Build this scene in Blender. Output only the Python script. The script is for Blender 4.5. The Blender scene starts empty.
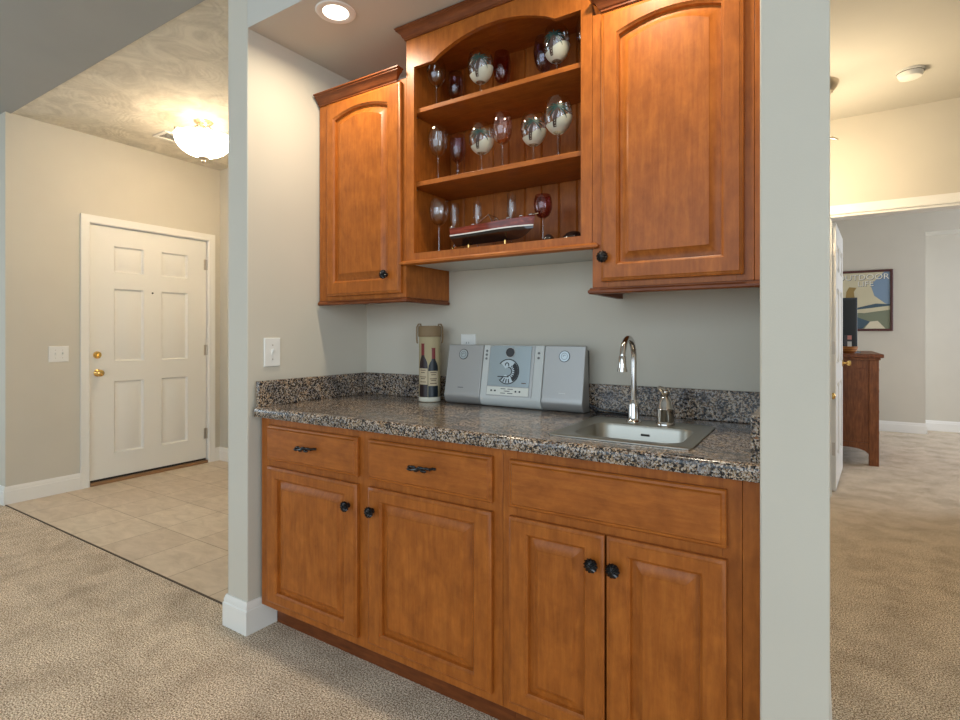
import bpy, bmesh, math, random
from mathutils import Vector, Matrix

PI = math.pi
SC = bpy.context.scene
COL = SC.collection
random.seed(4)

# ------------------------------------------------------------------ camera
cd = bpy.data.cameras.new('camera')
cam = bpy.data.objects.new('camera', cd)
COL.objects.link(cam)
cam.location = (0, 0, 1.22)
cam.rotation_euler = (PI / 2, 0, math.radians(32.2))
cd.sensor_width = 36.0
cd.lens = 36.0 * 534.4 / 960.0
cd.shift_y = -25.0 / 960.0
cd.clip_start = 0.02
SC.camera = cam

# ------------------------------------------------------------------ world, light, exposure
w = bpy.data.worlds.new('world')
SC.world = w
w.use_nodes = True
w.node_tree.nodes['Background'].inputs[0].default_value = (0.75, 0.87, 1.0, 1)
w.node_tree.nodes['Background'].inputs[1].default_value = 0.9
SC.view_settings.view_transform = 'Standard'
SC.view_settings.look = 'None'
SC.view_settings.exposure = 0.53
SC.view_settings.gamma = 1.0
SC.cycles.transparent_max_bounces = 24


def area(name, loc, rot, sx, sy, power, col):
    l = bpy.data.lights.new(name, 'AREA')
    l.shape = 'RECTANGLE'
    l.size, l.size_y = sx, sy
    l.energy = power
    l.color = col
    o = bpy.data.objects.new(name, l)
    COL.objects.link(o)
    o.location = loc
    o.rotation_euler = rot
    return o


def lamp_disk(name, loc, r, power, col, spread=PI):
    l = bpy.data.lights.new(name, 'AREA')
    l.shape = 'DISK'
    l.size = 2 * r
    l.energy = power
    l.color = col
    l.spread = spread
    o = bpy.data.objects.new(name, l)
    COL.objects.link(o)
    o.location = loc
    return o


DAY = (0.69, 0.87, 1.0)
WARM = (1.0, 0.80, 0.56)
# daylight through the living room's windows (wall behind the viewer, wall far left) and the bedroom's, plus an added fill from the right
area('daylight_living', (-0.5, -3.40, 1.95), (math.radians(70), 0, 0), 6.2, 2.7, 52, DAY)
area('added_fill_right', (4.12, -1.3, 1.7), (math.radians(78), 0, PI / 2), 2.6, 2.0, 56, (0.80, 0.91, 1.0))  # added fill, unseen source; lifts the hall carpet and evens the alcove's left wall
area('daylight_side', (-6.60, -1.2, 1.5), (math.radians(78), 0, -PI / 2), 2.6, 1.9, 34, DAY)
area('daylight_bedroom', (3.42, 6.9, 1.5), (PI / 2, 0, PI / 2), 2.2, 1.8, 40, (0.84, 0.88, 1.0))
area('daylight_recess', (3.45, 8.68, 1.3), (PI / 2, 0, PI / 2), 0.30, 2.0, 20, (0.62, 0.79, 1.0))
CANS = (-1.579, -0.472)
for cx in CANS:
    lamp_disk('recessed_lamp', (cx, 1.457, 2.466), 0.048, 4.8, (1.0, 0.87, 0.66), 2.9)


# ------------------------------------------------------------------ materials
def new_mat(name):
    m = bpy.data.materials.new(name)
    m.use_nodes = True
    nt = m.node_tree
    return m, nt, nt.nodes['Principled BSDF']


def srgb(r, g, b):
    f = lambda c: (c / 255 / 12.92) if c / 255 <= 0.04045 else ((c / 255 + 0.055) / 1.055) ** 2.4
    return (f(r), f(g), f(b), 1)


def plain(name, col, rough=0.5, metal=0.0, coat=0.0, spec=0.5):
    m, nt, b = new_mat(name)
    b.inputs['Base Color'].default_value = col
    b.inputs['Roughness'].default_value = rough
    b.inputs['Metallic'].default_value = metal
    b.inputs['Coat Weight'].default_value = coat
    b.inputs['Specular IOR Level'].default_value = spec
    return m


def coords(nt, scale=(1, 1, 1), loc=(0, 0, 0), rnd=False):
    tc = nt.nodes.new('ShaderNodeTexCoord')
    mp = nt.nodes.new('ShaderNodeMapping')
    mp.inputs['Scale'].default_value = scale
    mp.inputs['Location'].default_value = loc
    src = tc.outputs['Object']
    if rnd:
        oi = nt.nodes.new('ShaderNodeObjectInfo')
        mu = nt.nodes.new('ShaderNodeMath')
        mu.operation = 'MULTIPLY'
        mu.inputs[1].default_value = 17.0
        nt.links.new(oi.outputs['Random'], mu.inputs[0])
        ad = nt.nodes.new('ShaderNodeVectorMath')
        ad.operation = 'ADD'
        nt.links.new(src, ad.inputs[0])
        nt.links.new(mu.outputs[0], ad.inputs[1])
        src = ad.outputs[0]
    nt.links.new(src, mp.inputs['Vector'])
    return mp.outputs[0]


def noise(nt, vec, scale, detail=3, rough=0.55, dist=0.0):
    n = nt.nodes.new('ShaderNodeTexNoise')
    n.inputs['Scale'].default_value = scale
    n.inputs['Detail'].default_value = detail
    n.inputs['Roughness'].default_value = rough
    n.inputs['Distortion'].default_value = dist
    nt.links.new(vec, n.inputs['Vector'])
    return n.outputs['Fac']


def ramp(nt, fac, stops):
    r = nt.nodes.new('ShaderNodeValToRGB')
    els = r.color_ramp.elements
    while len(els) < len(stops):
        els.new(0.5)
    for e, (p, c) in zip(els, stops):
        e.position = p
        e.color = c
    nt.links.new(fac, r.inputs['Fac'])
    return r.outputs['Color']


def mixc(nt, fac, a, b, mode='MIX'):
    m = nt.nodes.new('ShaderNodeMix')
    m.data_type = 'RGBA'
    m.blend_type = mode
    if isinstance(fac, (int, float)):
        m.inputs[0].default_value = fac
    else:
        nt.links.new(fac, m.inputs[0])
    for s, v in ((6, a), (7, b)):
        if isinstance(v, tuple):
            m.inputs[s].default_value = v
        else:
            nt.links.new(v, m.inputs[s])
    return m.outputs[2]


def bump(nt, b, h, strength, dist):
    n = nt.nodes.new('ShaderNodeBump')
    n.inputs['Strength'].default_value = strength
    n.inputs['Distance'].default_value = dist
    nt.links.new(h, n.inputs['Height'])
    nt.links.new(n.outputs[0], b.inputs['Normal'])


def wood(name, axis, dark, mid, light, rough=0.40, coat=0.05):
    m, nt, b = new_mat(name)
    sc = {'z': (1, 1, 0.10), 'x': (0.10, 1, 1), 'y': (1, 0.10, 1)}[axis]
    v = coords(nt, sc, rnd=True)
    g = noise(nt, v, 80, 4, 0.6, 0.4)
    c = ramp(nt, g, [(0.30, dark), (0.52, mid), (0.72, light)])
    v2 = coords(nt, tuple(0.62 + 0.38 * s for s in sc), rnd=True)
    bl = noise(nt, v2, 20, 5, 0.66, 0.3)
    k = ramp(nt, bl, [(0.30, (0.76, 0.72, 0.68, 1)), (0.68, (1.12, 1.12, 1.12, 1))])
    c = mixc(nt, 1.0, c, k, 'MULTIPLY')
    nt.links.new(c, b.inputs['Base Color'])
    b.inputs['Roughness'].default_value = rough
    b.inputs['Coat Weight'].default_value = coat
    b.inputs['Coat Roughness'].default_value = 0.25
    b.inputs['Specular IOR Level'].default_value = 0.3
    bump(nt, b, g, 0.06, 0.002)
    return m


WD, WM, WL = (0.305, 0.084, 0.010, 1), (0.36, 0.104, 0.014, 1), (0.415, 0.130, 0.019, 1)
M_WOOD = wood('cabinet_maple', 'z', WD, WM, WL)
M_WOODX = wood('cabinet_maple_across', 'x', WD, WM, WL)
M_WOODY = wood('cabinet_maple_deep', 'y', WD, WM, WL)
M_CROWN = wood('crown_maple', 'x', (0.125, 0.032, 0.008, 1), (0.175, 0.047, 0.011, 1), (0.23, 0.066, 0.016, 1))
M_CHEST = wood('chest_wood', 'z', (0.15, 0.046, 0.014, 1), (0.23, 0.078, 0.024, 1), (0.30, 0.11, 0.036, 1))


def paint(name, col, bsc=260.0, bst=0.10, rough=0.75, var=0.04):
    m, nt, b = new_mat(name)
    v = coords(nt)
    n = noise(nt, v, 3.0, 2)
    c = mixc(nt, 1.0, col, ramp(nt, n, [(0.3, (1 - var, 1 - var, 1 - var, 1)), (0.7, (1, 1, 1, 1))]), 'MULTIPLY')
    nt.links.new(c, b.inputs['Base Color'])
    b.inputs['Roughness'].default_value = rough
    h = noise(nt, v, bsc, 2)
    bump(nt, b, h, bst, 0.002)
    return m


M_WALL = paint('wall_paint', srgb(203, 196, 181))
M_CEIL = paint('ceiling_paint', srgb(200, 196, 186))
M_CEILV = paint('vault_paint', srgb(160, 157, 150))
M_TRIM = paint('trim_paint', srgb(232, 229, 222), 40, 0.02, 0.4, 0.01)
M_DOOR = paint('door_paint', srgb(230, 227, 219), 60, 0.02, 0.42, 0.01)
M_BACK = plain('white_melamine', srgb(200, 202, 198), 0.45)


def swirl_mat():
    m, nt, b = new_mat('swirl_plaster')
    v = coords(nt)
    vo = nt.nodes.new('ShaderNodeTexVoronoi')
    vo.inputs['Scale'].default_value = 2.6
    nt.links.new(v, vo.inputs['Vector'])
    sub = nt.nodes.new('ShaderNodeVectorMath')
    sub.operation = 'SUBTRACT'
    nt.links.new(v, sub.inputs[0])
    nt.links.new(vo.outputs['Position'], sub.inputs[1])
    ln = nt.nodes.new('ShaderNodeVectorMath')
    ln.operation = 'LENGTH'
    nt.links.new(sub.outputs[0], ln.inputs[0])
    w1 = nt.nodes.new('ShaderNodeMath')
    w1.operation = 'MULTIPLY_ADD'
    nt.links.new(ln.outputs['Value'], w1.inputs[0])
    w1.inputs[1].default_value = 190.0
    n = noise(nt, v, 7, 3)
    n2 = nt.nodes.new('ShaderNodeMath')
    n2.operation = 'MULTIPLY'
    n2.inputs[1].default_value = 26.0
    nt.links.new(n, n2.inputs[0])
    nt.links.new(n2.outputs[0], w1.inputs[2])
    s = nt.nodes.new('ShaderNodeMath')
    s.operation = 'SINE'
    nt.links.new(w1.outputs[0], s.inputs[0])
    c = mixc(nt, 1.0, srgb(222, 214, 198), ramp(nt, noise(nt, v, 5, 5, 0.65, 1.5), [(0.36, (0.78, 0.77, 0.76, 1)), (0.62, (1, 1, 1, 1))]), 'MULTIPLY')
    nt.links.new(c, b.inputs['Base Color'])
    b.inputs['Roughness'].default_value = 0.8
    bump(nt, b, s.outputs[0], 0.22, 0.003)
    return m


M_SWIRL = swirl_mat()


def carpet_mat():
    m, nt, b = new_mat('carpet')
    v = coords(nt)
    f = noise(nt, v, 190, 3, 0.8)
    c = ramp(nt, f, [(0.41, srgb(100, 80, 62)), (0.50, srgb(208, 184, 156)), (0.58, srgb(255, 244, 224))])
    big = noise(nt, v, 5.0, 6, 0.7, 0.2)
    c = mixc(nt, 1.0, c, ramp(nt, big, [(0.34, (0.74, 0.72, 0.70, 1)), (0.58, (1.03, 1.03, 1.03, 1))]), 'MULTIPLY')
    nt.links.new(c, b.inputs['Base Color'])
    b.inputs['Roughness'].default_value = 1.0
    b.inputs['Specular IOR Level'].default_value = 0.1
    bump(nt, b, f, 0.5, 0.004)
    return m


def tile_mat():
    m, nt, b = new_mat('floor_tile')
    v = coords(nt, loc=(2.757, -1.43, 0))
    br = nt.nodes.new('ShaderNodeTexBrick')
    br.offset = 0.0
    br.squash = 1.0
    br.inputs['Scale'].default_value = 1.0
    br.inputs['Brick Width'].default_value = 0.362
    br.inputs['Row Height'].default_value = 0.362
    br.inputs['Mortar Size'].default_value = 0.0028
    br.inputs['Mortar Smooth'].default_value = 0.3
    br.inputs['Color1'].default_value = srgb(206, 188, 166)
    br.inputs['Color2'].default_value = srgb(214, 198, 176)
    br.inputs['Mortar'].default_value = srgb(158, 136, 110)
    nt.links.new(v, br.inputs['Vector'])
    v2 = coords(nt, (1.0, 2.2, 1))
    n = noise(nt, v2, 7, 5, 0.65, 0.8)
    c = mixc(nt, 1.0, br.outputs['Color'], ramp(nt, n, [(0.3, (0.82, 0.79, 0.75, 1)), (0.65, (1.04, 1.04, 1.04, 1))]), 'MULTIPLY')
    nt.links.new(c, b.inputs['Base Color'])
    b.inputs['Roughness'].default_value = 0.42
    return m


def granite_mat():
    m, nt, b = new_mat('speckled_laminate')
    v = coords(nt)
    vo = nt.nodes.new('ShaderNodeTexVoronoi')
    vo.inputs['Scale'].default_value = 215
    nt.links.new(v, vo.inputs['Vector'])
    sep = nt.nodes.new('ShaderNodeSeparateColor')
    nt.links.new(vo.outputs['Color'], sep.inputs[0])
    n = noise(nt, v, 140, 5, 0.75, 0.4)
    mu = nt.nodes.new('ShaderNodeMath')
    mu.operation = 'MULTIPLY_ADD'
    nt.links.new(sep.outputs[0], mu.inputs[0])
    mu.inputs[1].default_value = 0.34
    nt.links.new(n, mu.inputs[2])
    sb = nt.nodes.new('ShaderNodeMath')
    sb.operation = 'SUBTRACT'
    nt.links.new(mu.outputs[0], sb.inputs[0])
    sb.inputs[1].default_value = 0.17
    c = ramp(nt, sb.outputs[0], [(0.34, srgb(20, 24, 30)), (0.42, srgb(58, 60, 66)), (0.48, srgb(126, 106, 84)),
                                 (0.55, srgb(174, 148, 116)), (0.62, srgb(204, 206, 206)), (0.70, srgb(132, 92, 60))])
    big = noise(nt, v, 16, 4, 0.65, 1.0)
    c = mixc(nt, 1.0, c, ramp(nt, big, [(0.36, (0.40, 0.42, 0.48, 1)), (0.50, (0.80, 0.79, 0.78, 1)), (0.64, (1.02, 0.90, 0.76, 1))]), 'MULTIPLY')
    nt.links.new(c, b.inputs['Base Color'])
    b.inputs['Roughness'].default_value = 0.17
    return m


M_CARPET = carpet_mat()
M_TILE = tile_mat()
M_GRAN = granite_mat()
M_BLACK = plain('blackened_bronze', (0.035, 0.034, 0.035, 1), 0.26, 0.8)
M_STEEL = plain('brushed_steel', (0.42, 0.40, 0.35, 1), 0.34, 1.0)
M_CHROME = plain('chrome', (0.62, 0.59, 0.56, 1), 0.08, 1.0)
M_NICKEL = plain('satin_nickel', (0.55, 0.49, 0.42, 1), 0.28, 1.0)
M_BRASS = plain('brass', (0.80, 0.52, 0.18, 1), 0.2, 1.0)
M_WPLAST = plain('white_plastic', srgb(228, 226, 220), 0.35)
M_DARK = plain('black_plastic', (0.01, 0.01, 0.011, 1), 0.3)
M_GLOSSBLK = plain('gloss_black', (0.015, 0.010, 0.009, 1), 0.08, 0, 0.5)
M_SILVER = plain('silver_plastic', (0.42, 0.41, 0.395, 1), 0.38, 0.5)
M_PANELBL = plain('pale_blue_glass', srgb(162, 174, 178), 0.22, 0.2, 0.3)
M_PALE = plain('pale_grey_plastic', srgb(202, 204, 200), 0.35)
M_DISC = plain('disc_mirror', (0.48, 0.53, 0.55, 1), 0.32, 0.7)
M_HOLE = plain('slot_dark', (0.02, 0.018, 0.016, 1), 0.6)


def glass_mat(name, tint, refl=1.0):
    m = bpy.data.materials.new(name)
    m.use_nodes = True
    nt = m.node_tree
    nt.nodes.clear()
    out = nt.nodes.new('ShaderNodeOutputMaterial')
    tr = nt.nodes.new('ShaderNodeBsdfTransparent')
    tr.inputs[0].default_value = tint
    gl = nt.nodes.new('ShaderNodeBsdfGlossy')
    gl.inputs['Roughness'].default_value = 0.01
    fr = nt.nodes.new('ShaderNodeLayerWeight')
    fr.inputs['Blend'].default_value = 0.5
    pw = nt.nodes.new('ShaderNodeMath')
    pw.operation = 'POWER'
    pw.inputs[1].default_value = 2.4
    nt.links.new(fr.outputs['Facing'], pw.inputs[0])
    mu = nt.nodes.new('ShaderNodeMath')
    mu.operation = 'MULTIPLY_ADD'
    mu.use_clamp = True
    mu.inputs[1].default_value = 0.85
    mu.inputs[2].default_value = 0.055 * refl
    nt.links.new(pw.outputs[0], mu.inputs[0])
    mx = nt.nodes.new('ShaderNodeMixShader')
    nt.links.new(mu.outputs[0], mx.inputs[0])
    nt.links.new(tr.outputs[0], mx.inputs[1])
    nt.links.new(gl.outputs[0], mx.inputs[2])
    nt.links.new(mx.outputs[0], out.inputs[0])
    return m


M_GLASS = glass_mat('clear_glass', (0.985, 0.99, 0.99, 1), 1.3)
M_GLASSR = glass_mat('wine_red_glass', (0.80, 0.56, 0.58, 1), 1.3)
M_GLASSP = glass_mat('rose_glass', (0.96, 0.84, 0.80, 1), 1.5)
M_GLASSB = glass_mat('violet_glass', (0.78, 0.75, 0.92, 1), 1.5)
M_GLASSD = glass_mat('smoky_glass', (0.84, 0.76, 0.82, 1), 1.4)
M_SAND = plain('painted_sand', srgb(186, 186, 170), 0.35)
M_FROND = plain('painted_frond', srgb(18, 52, 46), 0.4)
M_TRUNK = plain('painted_trunk', srgb(58, 36, 26), 0.5)
M_SEA = plain('painted_sea', srgb(110, 160, 170), 0.35)


def emit(name, col, st):
    m = bpy.data.materials.new(name)
    m.use_nodes = True
    nt = m.node_tree
    nt.nodes.clear()
    o = nt.nodes.new('ShaderNodeOutputMaterial')
    e = nt.nodes.new('ShaderNodeEmission')
    e.inputs[0].default_value = col
    e.inputs[1].default_value = st
    nt.links.new(e.outputs[0], o.inputs[0])
    return m


M_LENS = emit('lit_lens', (1, 0.90, 0.76, 1), 3.0)
M_SHIELD = plain('glow_shield_tan', srgb(190, 172, 146), 0.7)  # opaque colour of the shell added inside the lit bowl to dim its upward glow
M_BOWL = bpy.data.materials.new('lit_alabaster_glass')
M_BOWL.use_nodes = True
_nt = M_BOWL.node_tree
_nt.nodes.clear()
_o = _nt.nodes.new('ShaderNodeOutputMaterial')
_tl = _nt.nodes.new('ShaderNodeBsdfTranslucent')
_tl.inputs[0].default_value = (0.95, 0.90, 0.82, 1)
_e = _nt.nodes.new('ShaderNodeEmission')
_e.inputs[0].default_value = (1, 0.84, 0.61, 1)
_e.inputs[1].default_value = 18.0
_ad = _nt.nodes.new('ShaderNodeAddShader')
_nt.links.new(_tl.outputs[0], _ad.inputs[0])
_nt.links.new(_e.outputs[0], _ad.inputs[1])
_nt.links.new(_ad.outputs[0], _o.inputs[0])
M_BOWL2 = emit('lit_opal_glass', (1, 0.80, 0.53, 1), 98.0)


# ------------------------------------------------------------------ mesh building
class MB:
    def __init__(self):
        self.bm = bmesh.new()

    def face(self, vs):
        try:
            return self.bm.faces.new(vs)
        except ValueError:
            return None

    def box(self, x0, x1, y0, y1, z0, z1):
        c = [self.bm.verts.new((x, y, z)) for z in (z0, z1) for y in (y0, y1) for x in (x0, x1)]
        for f in ((0, 2, 3, 1), (4, 5, 7, 6), (0, 1, 5, 4), (2, 6, 7, 3), (0, 4, 6, 2), (1, 3, 7, 5)):
            self.face([c[i] for i in f])
        return self

    def loops(self, loops, close=True, cap0=True, cap1=True):
        vl = [[self.bm.verts.new(p) for p in L] for L in loops]
        n = len(vl[0])
        for a, b in zip(vl, vl[1:]):
            for i in range(n if close else n - 1):
                j = (i + 1) % n
                self.face([a[i], a[j], b[j], b[i]])
        if cap0:
            self.face(list(reversed(vl[0])))
        if cap1:
            self.face(vl[-1])
        return self

    def prism(self, pts, fn, a, b):
        """polygon pts (p, q) swept from a to b; fn(p, q, t) gives the point"""
        return self.loops([[fn(p, q, a) for p, q in pts], [fn(p, q, b) for p, q in pts]])

    def lathe(self, prof, c=(0, 0, 0), seg=32, axis='z', cap=False):
        L = []
        for r, h in prof:
            ring = []
            for i in range(seg):
                t = 2 * PI * i / seg
                a, b_ = r * math.cos(t), r * math.sin(t)
                p = {'z': (a, b_, h), 'y': (a, h, b_), 'x': (h, a, b_)}[axis]
                ring.append((c[0] + p[0], c[1] + p[1], c[2] + p[2]))
            L.append(ring)
        return self.loops(L, cap0=True if cap or prof[0][0] > 1e-5 and cap else cap, cap1=cap)

    def tube(self, pts, r, seg=10):
        pts = [Vector(p) for p in pts]
        rr = r if isinstance(r, (list, tuple)) else [r] * len(pts)
        L = []
        up = None
        for i, p in enumerate(pts):
            d = (pts[min(i + 1, len(pts) - 1)] - pts[max(i - 1, 0)]).normalized()
            if up is None:
                up = Vector((0, 0, 1)) if abs(d.z) < 0.9 else Vector((1, 0, 0))
            s = d.cross(up).normalized()
            up = s.cross(d).normalized()
            L.append([tuple(p + rr[i] * (math.cos(2 * PI * k / seg) * s + math.sin(2 * PI * k / seg) * up)) for k in range(seg)])
        return self.loops(L)

    def ball(self, c, r, sx=1, sy=1, sz=1, seg=16):
        m = Matrix.Translation(c) @ Matrix.Diagonal((sx, sy, sz, 1))
        bmesh.ops.create_uvsphere(self.bm, u_segments=seg, v_segments=seg // 2 + 2, radius=r, matrix=m)
        return self

    def poly(self, pts):
        self.face([self.bm.verts.new(p) for p in pts])
        return self

    def build(self, name, mat, parent=None, bevel=0.0, angle=35, origin=None):
        bmesh.ops.remove_doubles(self.bm, verts=self.bm.verts, dist=1e-6)
        bmesh.ops.recalc_face_normals(self.bm, faces=self.bm.faces)
        if parent is not None:
            off = Vector(parent['_w']) if '_w' in parent else Vector((0, 0, 0))
        else:
            vs = [v.co for v in self.bm.verts]
            lo = [min(v[i] for v in vs) for i in range(3)]
            hi = [max(v[i] for v in vs) for i in range(3)]
            off = Vector(origin) if origin is not None else Vector(((lo[0] + hi[0]) / 2, (lo[1] + hi[1]) / 2, lo[2]))
        bmesh.ops.translate(self.bm, verts=self.bm.verts, vec=-off)
        me = bpy.data.meshes.new(name)
        self.bm.to_mesh(me)
        self.bm.free()
        me.materials.append(mat)
        for p in me.polygons:
            p.use_smooth = True
        me.set_sharp_from_angle(angle=math.radians(angle))
        o = bpy.data.objects.new(name, me)
        COL.objects.link(o)
        if parent is not None:
            o.parent = parent
            o['_w'] = tuple(off)
        else:
            o.location = off
            o['_w'] = tuple(off)
        if bevel:
            b = o.modifiers.new('bevel', 'BEVEL')
            b.width = bevel
            b.segments = 2
            b.limit_method = 'ANGLE'
            b.angle_limit = math.radians(40)
            b.harden_normals = False
        return o


def tag(o, label, cat, group=None, kind=None):
    o['label'] = label
    o['category'] = cat
    if group:
        o['group'] = group
    if kind:
        o['kind'] = kind
    return o


def thing(name, loc, label, cat, group=None, kind=None):
    o = bpy.data.objects.new(name, None)
    COL.objects.link(o)
    o.location = loc
    o.empty_display_size = 0.05
    o['_w'] = tuple(loc)
    return tag(o, label, cat, group, kind)


def struct(name, mb, mat, label, cat='wall', bevel=0.0, origin=(0, 0, 0)):
    return tag(mb.build(name, mat, None, bevel, origin=origin), label, cat, None, 'structure')


def text_mesh(s, size, name, mat, parent, place, extrude=0.0004):
    cu = bpy.data.curves.new('lettering', 'FONT')
    cu.body = s
    cu.size = size
    cu.extrude = extrude
    cu.align_x = 'CENTER'
    cu.align_y = 'CENTER'
    to = bpy.data.objects.new('lettering', cu)
    COL.objects.link(to)
    bpy.context.view_layer.update()
    dg = bpy.context.evaluated_depsgraph_get()
    me = bpy.data.meshes.new_from_object(to.evaluated_get(dg))
    bpy.data.objects.remove(to)
    bpy.data.curves.remove(cu)
    me.name = name
    me.materials.clear()
    me.materials.append(mat)
    off = Vector(parent['_w'])
    for v in me.vertices:
        v.co = Vector(place(v.co.x, v.co.y, v.co.z)) - off
    o = bpy.data.objects.new(name, me)
    COL.objects.link(o)
    o.parent = parent
    return o


# ------------------------------------------------------------------ room shell
XD = -4.925      # entry wall
YF = 1.43        # edge of the entry
XL = -1.943      # alcove left wall
XR = -0.107      # alcove right wall
YW = 1.34        # front of the alcove's walls
YB = 2.0         # alcove back wall
HC = 2.825       # flat ceilings
HA = 2.474       # alcove ceiling

struct('floor_carpet', MB().box(-6.7, 4.2, -3.6, 1.43, -0.1, 0).box(-2.10, 4.2, 1.43, 9.4, -0.1, 0), M_CARPET,
       'beige cut pile carpet running through living room, hall and bedroom', 'carpet')
struct('floor_tile', MB().box(-5.1, -2.10, 1.43, 3.3, -0.1, 0.003), M_TILE, 'beige square ceramic tile floor at the front door', 'floor')
struct('trim_1', MB().box(XD, -2.117, 1.424, 1.431, -0.02, 0.005), plain('dark_seam', srgb(86, 68, 52), 0.7),
       'thin dark seam strip between the carpet and the entry tiles', 'trim')

# entry wall with the door opening
mb = MB()
mb.box(XD - 0.15, XD, YF, 1.945, 0, HC).box(XD - 0.15, XD, 2.945, 3.2, 0, HC).box(XD - 0.15, XD, 1.945, 2.945, 2.125, HC)
struct('wall_entry_left', mb, M_WALL, 'cream entry wall holding the white front door and a double light switch')
struct('wall_entry_back', MB().box(XD, -2.10, 3.06, 3.2, 0, HC), M_WALL, 'cream end wall of the entry right of the front door')
struct('wall_living_left', MB().box(-6.7, XD - 0.1502, YF, YF + 0.12, 0, 3.2), M_WALL, 'grey painted wall sliver at the far left edge before the entry')
struct('ceiling_entry', MB().box(XD, -2.10, YF, 3.06, HC, HC + 0.1), M_SWIRL, 'cream swirl textured ceiling over the entry', 'ceiling')
struct('wall_alcove_left', MB().prism([(-2.10, YW), (-1.966, YW), (-1.943, YB), (-1.943, 3.2), (-2.10, 3.2)], lambda p, q, t: (p, q, t), 0, HC), M_WALL, 'narrow wall end left of the cabinets with the single light switch', 'wall', 0.004)
struct('wall_alcove_back', MB().box(XL, XR, YB, YB + 0.12, 0, HC), M_WALL, 'pale grey wall behind the counter and the sink')
struct('wall_alcove_right', MB().box(XR, 0.024, YW, YB + 0.12, 0, HC), M_WALL, 'pale grey wall end standing right of the cabinets', 'wall', 0.004)
struct('ceiling_alcove', MB().prism([(-1.966, YW), (XR, YW), (XR, YB), (XL, YB)], lambda p, q, t: (p, q, t), HA, HC), M_CEIL, 'lowered ceiling over the wet bar alcove with the recessed light', 'ceiling')
# upper front wall over the openings and the sloped living-room ceiling
VS = 0.20
struct('wall_front_upper', MB().box(-2.10, 0.024, YW, YW + 0.1, HC, 3.0).box(0.024, 4.2, YW, YW + 0.1, HC, 3.0), M_WALL, 'strip of wall above the alcove and hall')
zv = lambda y: HC + VS * (YF - y)
mb = MB()
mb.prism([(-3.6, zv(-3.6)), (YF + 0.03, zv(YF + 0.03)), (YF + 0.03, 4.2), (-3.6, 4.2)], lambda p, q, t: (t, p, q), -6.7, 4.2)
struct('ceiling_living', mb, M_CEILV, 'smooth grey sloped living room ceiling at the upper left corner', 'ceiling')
struct('wall_hall_left', MB().box(-1.3, -1.2, YB + 0.12, 4.92, 0, HC), M_WALL, 'hall side wall hidden behind the wet bar')
struct('ceiling_hall', MB().box(-1.3, 2.2, YW + 0.1, 4.78, HC, HC + 0.1), M_CEIL, 'cream hall ceiling carrying the smoke detector', 'ceiling')
struct('wall_hall_right', MB().box(2.1, 2.2, YW, 4.78, 0, HC), M_WALL, 'hall side wall beyond the right edge')
# bedroom wall with its cased opening
OX0, OX1, OZ = 0.070, 1.03, 2.115
mb = MB()
mb.box(-1.2, OX0, 4.78, 4.92, 0, HC).box(OX1, 3.5, 4.78, 4.92, 0, HC).box(OX0, OX1, 4.78, 4.92, OZ, HC)
struct('wall_hall_end', mb, M_WALL, 'cream hall end wall above the bedroom doorway')
NX, NZ = 1.137, 2.49
mb = MB()
mb.box(-0.15, NX, 8.5, 8.98, 0, HC).box(NX, 3.5, 8.5, 8.98, NZ, HC).box(NX, 3.5, 8.86, 8.98, 0, NZ)
struct('wall_bedroom_back', mb, M_WALL, 'greige bedroom wall with the framed poster and a recess at right')
struct('wall_bedroom_left', MB().box(-0.15, -0.03, 4.92, 8.5, 0, HC), M_WALL, 'bedroom side wall behind the open door')
mb = MB().box(3.5, 3.6, 4.78, 5.7, 0, HC).box(3.5, 3.6, 8.1, 8.98, 0, HC).box(3.5, 3.6, 5.7, 8.1, 0, 0.55).box(3.5, 3.6, 5.7, 8.1, 2.45, HC)
struct('wall_bedroom_right', mb, M_WALL, 'bedroom wall with the daylight window, out of view at right')
struct('ceiling_bedroom', MB().box(-0.15, 3.6, 4.92, 8.98, HC, HC + 0.1), M_CEIL, 'bedroom ceiling beyond the doorway', 'ceiling')
# the living room's own outer walls, behind and beside the viewer
mb = MB().box(-6.7, 4.2, -3.6, -3.5, 0, 0.5).box(-6.7, 4.2, -3.6, -3.5, 3.35, 4.0).box(-6.7, -3.7, -3.6, -3.5, 0.5, 3.35).box(2.7, 4.2, -3.6, -3.5, 0.5, 3.35)
struct('wall_living_rear', mb, M_WALL, 'living room wall with wide windows behind the viewer')
mb = MB().box(-6.8, -6.7, -3.6, -2.55, 0, 4.2).box(-6.8, -6.7, 0.15, 1.55, 0, 4.2).box(-6.8, -6.7, -2.55, 0.15, 0, 0.5).box(-6.8, -6.7, -2.55, 0.15, 2.5, 4.2)
struct('wall_living_side', mb, M_WALL, 'living room side wall with a window, out of view at left')
struct('wall_living_right', MB().box(4.2, 4.3, -3.6, -2.65, 0, 4.2).box(4.2, 4.3, 0.05, 1.44, 0, 4.2).box(4.2, 4.3, -2.65, 0.05, 0, 0.65).box(4.2, 4.3, -2.65, 0.05, 2.75, 4.2).box(2.2, 4.3, 1.34, 1.44, 0, HC), M_WALL, 'living room side wall out of view at right')


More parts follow.
